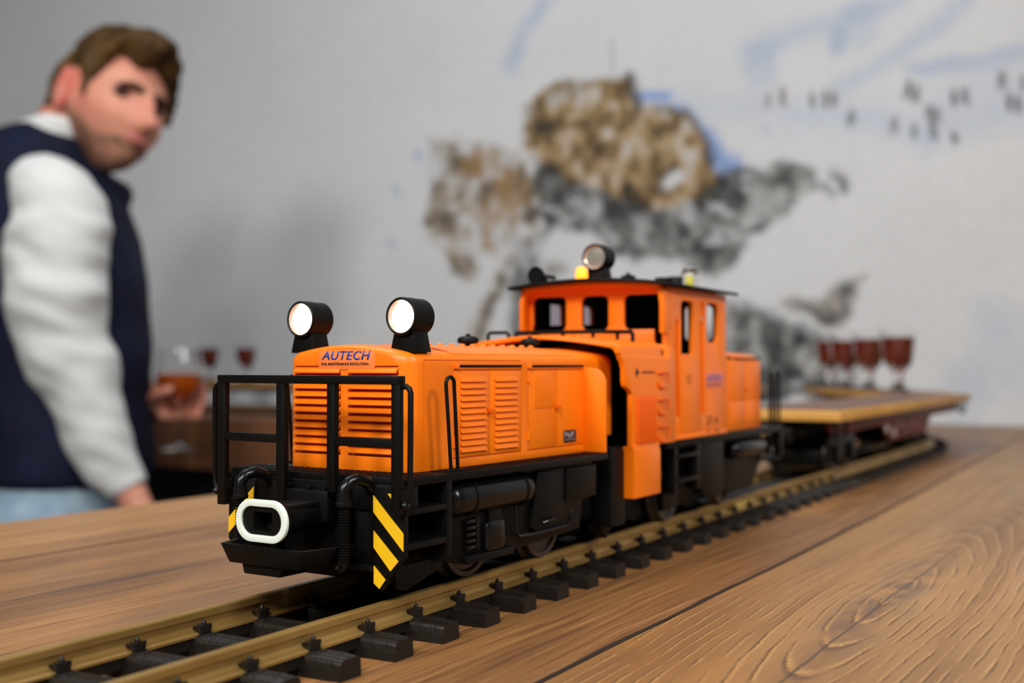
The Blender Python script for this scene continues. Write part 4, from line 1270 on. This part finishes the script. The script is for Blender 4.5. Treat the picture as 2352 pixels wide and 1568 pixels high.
# ------------------------------------------------------------------ flat wagons
def wagon(label, c, heading, L, bog, hw=46.0, detail=True, path=None, uc=0.0, belly=True):
    """c: centre on the table (m); L: deck length (mm); bog: bogie centres (mm from the centre)"""
    M = Matrix.Translation((c[0], c[1], 0)) @ Matrix.Rotation(heading, 4, 'Z') @ MM
    w = empty('flat_wagon', (c[0], c[1], RAILTOP), label, 'wagon', rz=heading)
    h = L / 2

    def B(mb, name, m, parent=None, bevel=0.4, **kw):
        return mb.build(name, m, parent or w, M, bevel, **kw)
    dk = B(MB().box(-h, h, -hw, hw, 57.8, 66.2), 'deck_board', GOLDW, None, 0.8)
    B(MB().box(-h + 7, h - 7, -hw + 3, hw - 3, 66.0, 66.7), 'deck_surface', DECKW, dk, 0.2)
    for sd in (-1, 1):
        y2 = lambda a, b: sorted((sd * a, sd * b))
        fi = min(110, h * 0.35)
        sill = [(-h + 18, 57.8), (h - 18, 57.8), (h - 18, 48), (fi + 18, 48), (fi - 22, 29), (-fi + 22, 29), (-fi - 18, 48), (-h + 18, 48)]
        if not belly:
            sill = [(-h + 18, 57.8), (h - 18, 57.8), (h - 18, 49), (-h + 18, 49)]
        B(MB().prism(sill, 'y', *y2(30, 34)), 'side_sill', REDBR, None, 0.4)
        if detail:
            B(MB().box(-h + 18, h - 18, *y2(34, 35.6), 46.6, 48.4), 'sill_flange', REDBR, None, 0.3)
            for k, (x, z, a, b) in enumerate(((-112, 45, 13, 6), (-78, 41, 11, 8), (-48, 46, 16, 5), (-20, 42, 9, 7), (10, 44, 20, 5), (45, 40, 12, 6))):
                B(MB().box(x, x + a, *y2(33.9, 34.3), z - b, z), 'printed_mark', RUSTGREY if k < 2 else mat('faded_print_%d_%d' % (k, sd), (136, 92, 98), .6), None, 0)
    B(MB().box(-h + 14, h - 14, -12, 12, 46 if not belly else 44, 57.8), 'centre_sill', BLACK, None, 0.4)
    for bx in bog:
        Mb, b0 = M, bx
        if path:
            p_, a_ = path(uc + bx / 1000)
            Mb, b0 = Matrix.Translation(p_) @ Matrix.Rotation(a_, 4, 'Z') @ MM, 0
        bg_ = MB().box(b0 - 44, b0 + 44, -28, -24.4, 23, 44).box(b0 - 44, b0 + 44, 24.4, 28, 23, 44).box(b0 - 9, b0 + 9, -26, 26, 30, 46).box(b0 - 40, b0 + 40, -19, 19, 19, 32).build('bogie', BLACK, w, Mb, 0.5)
        for ax in (-24, 24):
            wheelset(Mb, b0 + ax, RAILTOP * 1000 + 12.5, 12.5, 'wheelset', STEEL, w)
            for sd in (-1, 1):
                MB().box(b0 + ax - 7, b0 + ax + 7, *sorted((sd * 27, sd * 32)), 21, 36).build('axle_box', BLACK, bg_, Mb, 0.8)
    for e in (-1, 1):
        B(MB().box(*sorted((e * (h - 16), e * (h + 6))), -6, 6, 42, 50).box(*sorted((e * (h + 2), e * (h + 12))), -9, 9, 40, 52), 'coupler', BLACK, None, 0.6)
        for sd in (-1, 1):
            B(MB().tube([(e * (h - 40), sd * 40, 58), (e * (h - 40), sd * 40, 46), (e * (h - 34), sd * 40, 43), (e * (h - 14), sd * 40, 43), (e * (h - 8), sd * 40, 46), (e * (h - 8), sd * 40, 58)], 1.4, 8), 'end_step', BLACK, None, 0)
    return w


wagon('long red-brown flat wagon with a bare wooden deck coupled behind the locomotive', (1.2625, TY), 0.0, 655, (-250, 70))
wagon('flat wagon behind the long one carrying four dark red shot glasses', (1.789, 0.4019), RAD(32), 372, (-110, 110), detail=False, path=path_main, uc=1.8118, belly=False)
wagon('flat wagon by the mural wall half hidden behind the orange cab', (1.965, 0.845), RAD(90), 420, (-130, 130), detail=False, belly=False)
wagon('flat wagon on the back counter seen between the man and the railing', (1.965, 1.80), RAD(90), 960, (-330, 330), detail=False, belly=False)


# ------------------------------------------------------------------ shot glasses
def shot_glass(x, y, z, label, sc=1.14):
    g_ = empty('shot_glass', (x, y, z), label, 'glass', 'filled shot glasses on the flat wagons')
    M = Matrix.Translation((x, y, z)) @ Matrix.Diagonal((0.00117 * sc, 0.00117 * sc, 0.001 * sc, 1))
    MB().lathe([(0.1, 0), (13, 0), (13.5, 1), (12.5, 2.4), (7, 4.5), (5.6, 8), (5.4, 20), (7, 25), (12, 31), (15.2, 40), (17.0, 56), (18.2, 75), (17.2, 75), (16.0, 56), (14.2, 41), (11.0, 33), (5, 29.6), (0.1, 29)], 'z', n=32).build('glass_bowl', GLASS, g_, M, 0, angle=60)
    MB().lathe([(0.1, 29.3), (5, 29.9), (10.8, 33.3), (14.0, 41.2), (15.8, 56), (16.5, 65), (0.1, 65)], 'z', n=32).build('drink', LIQ, g_, M, 0, angle=50)
    return g_


def on_w2(al, pe=0.020):
    return 1.789 + 0.8480 * al - 0.5299 * pe, 0.4019 + 0.5299 * al + 0.8480 * pe


for al, lab in ((-0.160, 'nearest and largest of the four shot glasses in a row at right'), (-0.045, 'second shot glass from the right in the row of four'),
                (0.062, 'third shot glass from the right in the row of four'), (0.135, 'farthest, leftmost shot glass in the row of four at right')):
    x, y = on_w2(al)
    shot_glass(x, y, 0.0667, lab)
shot_glass(1.955, 0.735, 0.0667, 'lone shot glass just behind the rear end of the orange hood')
for y, lab in ((1.905, 'shot glass nearest the man on the back counter wagon'), (1.795, 'middle one of the shot glasses seen above the black railing'), (1.62, 'shot glass on the back wagon peeking out beside the left headlamp')):
    shot_glass(1.965, y, 0.0667, lab)


# ------------------------------------------------------------------ person
PB = Vector((1.414, 1.659, 0))
PR = Vector((0.4952, -0.8688, 0))
PD = Vector((0.8688, 0.4952, 0))
MP = Matrix((PR, PD, Vector((0, 0, 1)))).transposed().to_4x4()
MP.translation = PB
person = empty('person', (PB.x, PB.y, -1.10), 'man in navy vest, white shirt and pale jeans holding a stemmed glass', 'person')


def ell_rings(rows, n=28):
    return [[(c + a * math.cos(2 * math.pi * i / n), d + b * math.sin(2 * math.pi * i / n), z) for i in range(n)] for z, c, d, a, b in rows]


def limb(pts, n=16):
    """pts: (r, d, z, radius)"""
    P = [Vector(p[:3]) for p in pts]
    out, rad = [], []
    for k in range(len(P) - 1):                      # Catmull-Rom subdivision
        p0, p1, p2, p3 = P[max(k - 1, 0)], P[k], P[k + 1], P[min(k + 2, len(P) - 1)]
        for j in range(4):
            t = j / 4
            out.append(0.5 * ((2 * p1) + (p2 - p0) * t + (2 * p0 - 5 * p1 + 4 * p2 - p3) * t * t + (3 * p1 - p0 - 3 * p2 + p3) * t ** 3))
            rad.append(pts[k][3] * (1 - t) + pts[k + 1][3] * t)
    out.append(P[-1])
    rad.append(pts[-1][3])
    return MB().tube(out, rad, n)


def capsule(mb, pts, n=10):
    """rounded tube through pts (r,d,z,radius)"""
    a, b = Vector(pts[0][:3]), Vector(pts[1][:3])
    c, d = Vector(pts[-1][:3]), Vector(pts[-2][:3])
    p = [tuple(a + (a - b).normalized() * pts[0][3] * 0.8)] + [q[:3] for q in pts] + [tuple(c + (c - d).normalized() * pts[-1][3] * 0.8)]
    r = [pts[0][3] * 0.45] + [q[3] for q in pts] + [pts[-1][3] * 0.45]
    mb.tube(p, r, n)


def remesh(mb, name, m, parent, M, voxel, smooth=4, disp=None):
    o = tmp_obj(mb.mesh('tmp_remesh', None, smooth=False))
    md = o.modifiers.new('r', 'REMESH')
    md.mode = 'VOXEL'
    md.voxel_size = voxel
    if smooth:
        s_ = o.modifiers.new('s', 'SMOOTH')
        s_.factor = 0.5
        s_.iterations = smooth
    me = tmp_eval(o)
    bpy.data.objects.remove(o)
    me.name = name
    if disp:
        new = [disp(v.co.copy(), v.normal.copy()) for v in me.vertices]
        me.vertices.foreach_set('co', [c for p in new for c in p])
    me.transform(M)
    me.materials.clear()
    me.materials.append(m)
    me.polygons.foreach_set('use_smooth', [True] * len(me.polygons))
    me.update()
    return link(name, me, parent)


# head frame: X his left, Y forward, Z up; origin mid-head
HC = Vector((0.036, 0.0, 0.546))
phi, rho, pit = RAD(54), RAD(15), RAD(3)
hf = Vector((math.sin(phi), -math.cos(phi), 0))
hl_ = Vector((math.cos(phi), math.sin(phi), 0))
hu = Vector((0, 0, 1))
Rr = Matrix.Rotation(rho, 3, hf)                   # tilt towards his left shoulder
hl_, hu = Rr @ hl_, Rr @ hu
if hl_.z > 0:
    Rr = Matrix.Rotation(-2 * rho, 3, hf)
    hl_, hu = Rr @ hl_, Rr @ hu
Rp = Matrix.Rotation(-pit, 3, hl_)
if (Rp @ hf).z > hf.z:
    Rp = Matrix.Rotation(pit, 3, hl_)
hf, hu = Rp @ hf, Rp @ hu
MH = Matrix((hl_ * 1.09, hf * 1.09, hu * 1.09)).transposed().to_4x4()
MH.translation = HC


def gauss(d2, s):
    return math.exp(-d2 / (2 * s * s))


def head_pt(th, ph, hair=0.0):
    """th: azimuth from the face (0 = forward), ph: elevation"""
    x, y, z = math.sin(th) * math.cos(ph), math.cos(th) * math.cos(ph), math.sin(ph)
    W, Dp, Hh = 0.078, 0.098, 0.121
    if z < 0:
        Hh = 0.101
        W *= 1 - 0.38 * (-z) ** 1.4
        if y < 0:
            Dp *= 1 - 0.45 * (-z)
    p = Vector((x * W, y * Dp, z * Hh))
    if z < 0:
        p.y += 0.026 * (-z) ** 1.4
    if y > 0:                                        # flatter face plane, jaw forward
        k = y ** 2
        p.y = p.y * (1 - 0.06 * k) + (0.006 * k if z < -0.2 else 0)
        p.x *= 1 + 0.05 * k
        X, Z = p.x, p.z
        n = 0.0
        if Z < 0.02:
            n += 0.038 * gauss(X * X, 0.011) * max(0, min(1, (0.022 - Z) / 0.05)) * (1 if Z > -0.036 else gauss((Z + 0.036) ** 2, 0.006))
        n += 0.012 * gauss(X * X, 0.008) * gauss((Z - 0.01) ** 2, 0.014)
        n += 0.006 * gauss((abs(X) - 0.03) ** 2, 0.016) * gauss((Z - 0.030) ** 2, 0.008)
        n -= 0.012 * gauss((abs(X) - 0.032) ** 2, 0.013) * gauss((Z - 0.010) ** 2, 0.010)
        n += 0.007 * gauss((abs(X) - 0.040) ** 2, 0.015) * gauss((Z + 0.026) ** 2, 0.016)
        n += 0.005 * gauss(X * X, 0.020) * gauss((Z + 0.055) ** 2, 0.009)
        n -= 0.004 * gauss(X * X, 0.022) * gauss((Z + 0.071) ** 2, 0.006)
        n += 0.011 * gauss(X * X, 0.022) * gauss((Z + 0.088) ** 2, 0.013)
        p.y += n
    return p


def head_mesh(off=None, nt=72, npn=44):
    mb = MB()
    rings = []
    for i in range(1, npn):
        ph = -math.pi / 2 + math.pi * i / npn
        ring = []
        for j in range(nt):
            th = 2 * math.pi * j / nt
            p = head_pt(th, ph)
            if off:
                p = off(p, th, ph)
            ring.append(MH @ p)
        rings.append(ring)
    return mb.loft(rings)


bodyb = head_mesh()
# ears
for sd in (-1, 1):
    er = []
    for k, (s_, y_) in enumerate(((1.0, 0.0), (1.0, 0.006), (0.75, 0.012))):
        er.append([MH @ Vector((sd * (0.072 + y_ + 0.006 * (math.sin(a) < 0)), -0.002 + 0.018 * s_ * math.cos(a) - 0.004 * k, 0.004 + 0.032 * s_ * math.sin(a))) for a in [2 * math.pi * i / 20 for i in range(20)]])
    bodyb.loft(er)
bodyb.tube([(-0.075, 0.0, 0.40), (-0.055, 0.0, 0.47), (-0.02, 0.0, 0.53)], [0.066, 0.060, 0.062], 24)
bodyb.loft(ell_rings([(0.43, -0.075, 0, 0.085, 0.12), (0.36, -0.066, 0, 0.11, 0.145), (0.2, -0.05, 0, 0.11, 0.15), (0.0, -0.04, 0, 0.11, 0.15), (-0.16, -0.04, 0, 0.11, 0.15)]))
for sd, d in ((-1, -0.09), (1, 0.09)):
    bodyb.tube([(-0.03, d, -0.12), (-0.03, d, -0.5), (-0.04, d, -0.98), (-0.04, d, -1.06)], [0.085, 0.06, 0.045, 0.045], 16)
    bodyb.tube([(-0.05, d, -1.06), (0.0, d, -1.065), (0.12, d, -1.075)], [0.035, 0.036, 0.024], 12)
# arms: right arm (near the camera) hangs down towards the table, left arm reaches to the glass
RA = [(-0.030, -0.10, 0.405, 0.052), (0.005, -0.15, 0.33, 0.050), (0.006, -0.16, 0.22, 0.046), (0.024, -0.16, 0.11, 0.042), (0.066, -0.155, 0.0, 0.036), (0.118, -0.15, -0.09, 0.027), (0.134, -0.15, -0.115, 0.025)]
LA = [(-0.07, 0.10, 0.40, 0.045), (-0.07, 0.165, 0.32, 0.045), (-0.06, 0.18, 0.20, 0.042), (-0.03, 0.165, 0.09, 0.036), (0.03, 0.13, 0.045, 0.030), (0.092, 0.095, 0.026, 0.025)]
for A in (RA, LA):
    bodyb.tube([p[:3] for p in A], [p[3] for p in A], 16)
# right hand: palm and five loosely curled fingers, hanging below the cuff
capsule(bodyb, [(0.132, -0.15, -0.112, 0.024), (0.150, -0.15, -0.150, 0.026), (0.164, -0.15, -0.185, 0.024)], 14)
for k, (dd, ln) in enumerate(((-0.027, 0.060), (-0.009, 0.070), (0.009, 0.066), (0.026, 0.052))):
    b0 = Vector((0.166, -0.15 + dd, -0.192))
    capsule(bodyb, [tuple(b0) + (0.0092,), tuple(b0 + Vector((0.010, 0, -ln * 0.45))) + (0.0088,), tuple(b0 + Vector((0.004, 0, -ln * 0.8))) + (0.0082,), tuple(b0 + Vector((-0.010, 0, -ln))) + (0.0075,)])
capsule(bodyb, [(0.150, -0.168, -0.135, 0.012), (0.172, -0.190, -0.160, 0.0105), (0.180, -0.196, -0.185, 0.0095)])
# left hand round the bowl of the glass
GR, GD = 0.150, 0.045                                # glass axis in person frame
capsule(bodyb, [(0.092, 0.095, 0.026, 0.024), (0.100, 0.075, 0.034, 0.025), (0.104, 0.055, 0.040, 0.022)], 14)
for k in range(4):
    z_ = 0.066 - 0.018 * k
    rr_ = (0.050, 0.049, 0.043, 0.034)[k]
    pts = []
    for a in (168, 135, 100, 68, 42 if k else 50):
        pts.append((GR + rr_ * math.cos(RAD(a)), GD + rr_ * math.sin(RAD(a)), z_, 0.0088))
    capsule(bodyb, pts)
capsule(bodyb, [(0.102, 0.050, 0.030, 0.013)] + [(GR + 0.047 * math.cos(RAD(a)), GD + 0.047 * math.sin(RAD(a)), 0.045 + 0.008 * k, 0.0105 - 0.001 * k) for k, a in enumerate((205, 235, 265))])
skin = remesh(bodyb, 'body', SKIN, person, MP, 0.005, 3)


def region(mask_fn, off, name, m, extra=None, **kw):
    """a shell lifted from the head surface where mask_fn is positive, sunk below it elsewhere"""
    def o_(p, th, ph):
        k = mask_fn(p, th, ph)
        n = Vector((p.x / 0.078 ** 2, p.y / 0.098 ** 2, p.z / 0.121 ** 2)).normalized()
        q = p + n * (-0.010 + (off + 0.010) * max(0.0, min(1.0, k)))
        if extra:
            q = extra(q, p, max(0.0, min(1.0, k)))
        return q
    return head_mesh(o_, 96, 60).build(name, m, person, MP, 0, angle=80)


def hair_mask(p, th, ph):
    t = abs(math.atan2(math.sin(th), math.cos(th)))
    line = 0.008 * math.sin(7 * th + 0.6) + np.interp(t, [0, 0.5, 0.85, 1.02, 1.18, 1.36, 1.88, 2.0, 2.3, 3.15], [0.064, 0.066, 0.060, 0.024, -0.004, 0.036, 0.034, -0.04, -0.085, -0.092])
    return (p.z - line) / 0.012 + 0.3


def hair_extra(q, p, k):
    if k > 0:
        a = noise.noise(Vector((p.x * 26, p.y * 26, p.z * 26))) * 0.011 + noise.noise(Vector((p.x * 62, p.y * 62, p.z * 62))) * 0.008
        quiff = 0.030 * gauss((p.y - 0.075) ** 2, 0.030) * gauss((p.z - 0.085) ** 2, 0.030)
        top = 0.010 * max(0, p.z / 0.12)
        q = q + Vector((0, quiff * 1.2, quiff * 0.3 + top)) * k + Vector((p.x, p.y, p.z)).normalized() * a * k
    return q


region(hair_mask, 0.012, 'hair', HAIR, hair_extra)


def beard_mask(p, th, ph):
    t = abs(math.atan2(math.sin(th), math.cos(th)))
    if t > 1.7:
        return 0
    line = np.interp(t, [0, 0.22, 0.45, 0.8, 1.2, 1.5, 1.7], [-0.040, -0.042, -0.049, -0.055, -0.044, -0.016, -0.01])
    k = (line - p.z) / 0.010 + 0.2
    lips = gauss(p.x ** 2, 0.020) * gauss((p.z + 0.054) ** 2, 0.0075)
    return k - 6 * max(0, lips - 0.35)


region(beard_mask, 0.0035, 'beard', STUB)
# brows, eyes widened and darkened to paint in socket shade, lips, ear flush
for sd in (-1, 1):
    pts = []
    for k in range(6):
        th = sd * (0.13 + 0.095 * k)
        p = head_pt(th, 0.20 - 0.006 * (k - 2) ** 2)
        pts.append(MH @ (p + Vector((0, 0.004, 0))))
    MB().tube(pts, [0.005, 0.0065, 0.007, 0.0065, 0.0055, 0.004], 8).build('eyebrow', BROW, person, MP, 0)
    e = head_pt(sd * 0.36, 0.085) + Vector((0, -0.004, 0))
    mbe = MB()
    mbe.loft([[MH @ (e + Vector((0.020 * c_ * math.cos(a), 0.010 * math.sin(h_), 0.0105 * c_ * math.sin(a)))) for a in [2 * math.pi * i / 16 for i in range(16)]] for h_ in (-1.4, -0.7, 0, 0.7, 1.4) for c_ in (math.cos(h_),)])
    mbe.build('eye_and_shade', EYE_SHADE, person, MP, 0)
    er = [[MH @ Vector((sd * (0.082 + x_), -0.005 + 0.0185 * s_ * math.cos(a), 0.004 + 0.032 * s_ * math.sin(a))) for a in [2 * math.pi * i / 20 for i in range(20)]] for s_, x_ in ((1.05, -0.004), (1.1, 0.004), (0.7, 0.0075), (0.3, 0.004))]
    MB().loft(er).build('ear', EARS, person, MP, 0, angle=60)
lp = []
for k in range(9):
    th = -0.36 + 0.72 * k / 8
    p = head_pt(th, -0.545 - 0.05 * math.cos(th * 4))
    lp.append(MH @ (p + Vector((0, 0.0015, 0))))
MB().tube(lp, [0.002, 0.005, 0.0065, 0.007, 0.0072, 0.007, 0.0065, 0.005, 0.002], 8).build('lips', LIPS, person, MP, 0)


# shirt: sleeves, collar, cuffs
def fold(co, n):
    a = noise.noise(Vector((co.x * 9, co.y * 7, co.z * 13))) * 0.010
    b = noise.noise(Vector((co.x * 20 + co.z * 16, co.y * 10, co.z * 30))) * 0.006
    return co + n * (a + b)


shb = MB()
SR = [(-0.050, -0.105, 0.400, 0.050), (-0.010, -0.140, 0.380, 0.068), (0.010, -0.155, 0.320, 0.083), (0.008, -0.158, 0.243, 0.080), (0.014, -0.158, 0.172, 0.074), (0.029, -0.156, 0.109, 0.069), (0.053, -0.154, 0.046, 0.061), (0.078, -0.152, -0.018, 0.051), (0.108, -0.150, -0.074, 0.041), (0.126, -0.150, -0.102, 0.034)]
SL = [(-0.07, 0.10, 0.41, 0.055), (-0.07, 0.165, 0.33, 0.062), (-0.06, 0.18, 0.20, 0.058), (-0.03, 0.165, 0.09, 0.050), (0.03, 0.13, 0.045, 0.040), (0.072, 0.105, 0.030, 0.034)]
for S_ in (SR, SL):
    lm = limb(S_, 22)
    shb.add(lm.v, lm.f)
shb.loft(ell_rings([(0.40, -0.072, 0, 0.085, 0.11), (0.455, -0.072, 0, 0.080, 0.095), (0.495, -0.060, -0.004, 0.074, 0.082), (0.526, -0.046, -0.006, 0.070, 0.076)]))
remesh(shb, 'shirt', SHIRT, person, MP, 0.006, 6, fold)
# vest: torso shell with stand-up collar
vb = MB()
vb.loft(ell_rings([(-0.095, -0.036, 0, 0.136, 0.184), (-0.088, -0.035, 0, 0.143, 0.192), (-0.06, -0.034, 0, 0.143, 0.193), (-0.02, -0.034, 0, 0.141, 0.19), (0.13, -0.038, 0, 0.141, 0.19), (0.25, -0.045, 0, 0.141, 0.19), (0.33, -0.058, 0, 0.137, 0.185), (0.40, -0.074, 0, 0.128, 0.170), (0.445, -0.086, -0.01, 0.118, 0.150), (0.470, -0.088, -0.008, 0.106, 0.125), (0.490, -0.082, 0.0, 0.094, 0.098), (0.512, -0.076, 0.008, 0.086, 0.084), (0.518, -0.074, 0.010, 0.070, 0.070)]))
vb.tube([(0.012, -0.050, 0.432), (0.028, -0.020, 0.415), (0.040, 0.02, 0.405), (0.040, 0.06, 0.41)], [0.022, 0.026, 0.026, 0.022], 12)


def vfold(co, n):
    return co + n * (noise.noise(Vector((co.x * 8, co.y * 8, co.z * 12))) * 0.006)


remesh(vb, 'vest', VEST, person, MP, 0.006, 4, vfold)
jb = MB()
jb.loft(ell_rings([(-0.46, -0.036, 0, 0.10, 0.17), (-0.3, -0.036, 0, 0.128, 0.182), (-0.14, -0.036, 0, 0.132, 0.182), (-0.075, -0.036, 0, 0.126, 0.174)]))
for d in (-0.09, 0.09):
    jb.tube([(-0.033, d, -0.30), (-0.03, d, -0.6), (-0.04, d, -1.03)], [0.100, 0.080, 0.062], 20)
remesh(jb, 'jeans', JEANS, person, MP, 0.008, 4, vfold)
for d in (-0.09, 0.09):
    MB().loft([[(x, d + w * math.cos(a), -1.099 + h * max(0, math.sin(a))) for a in [math.pi * i / 8 for i in range(9)]] for x, w, h in ((-0.11, 0.03, 0.05), (-0.06, 0.042, 0.09), (0.02, 0.044, 0.085), (0.10, 0.046, 0.055), (0.17, 0.03, 0.03))]).build('shoe', BLACK, person, MP, 0.004)

# wine glass in his left hand
wg = MP @ Vector((GR, GD, -0.046))
wine = empty('stemmed_glass', tuple(wg), 'large stemmed glass of orange drink held by the man in the vest', 'glass')
MW = Matrix.Translation(wg) @ MM
MB().lathe([(0.1, 0.2), (34, 0), (35, 1), (20, 3), (6, 6), (3.4, 14), (3.2, 70), (5, 80), (16, 88), (30, 98), (39, 114), (41.5, 130), (39, 152), (34.5, 178), (33.6, 178), (38, 152), (40.4, 130), (37.8, 114.6), (29, 99.4), (15, 89.8), (0.1, 83)], 'z', n=44).build('glass_bowl', GLASS, wine, MW, 0, angle=60)
MB().lathe([(0.1, 83.6), (15, 90.2), (28.8, 99.8), (37.5, 115), (39.8, 128), (39.6, 134), (0.1, 134)], 'z', n=44).build('drink', LIQO, wine, MW, 0, angle=50)

bpy.data.scenes.remove(TMP)
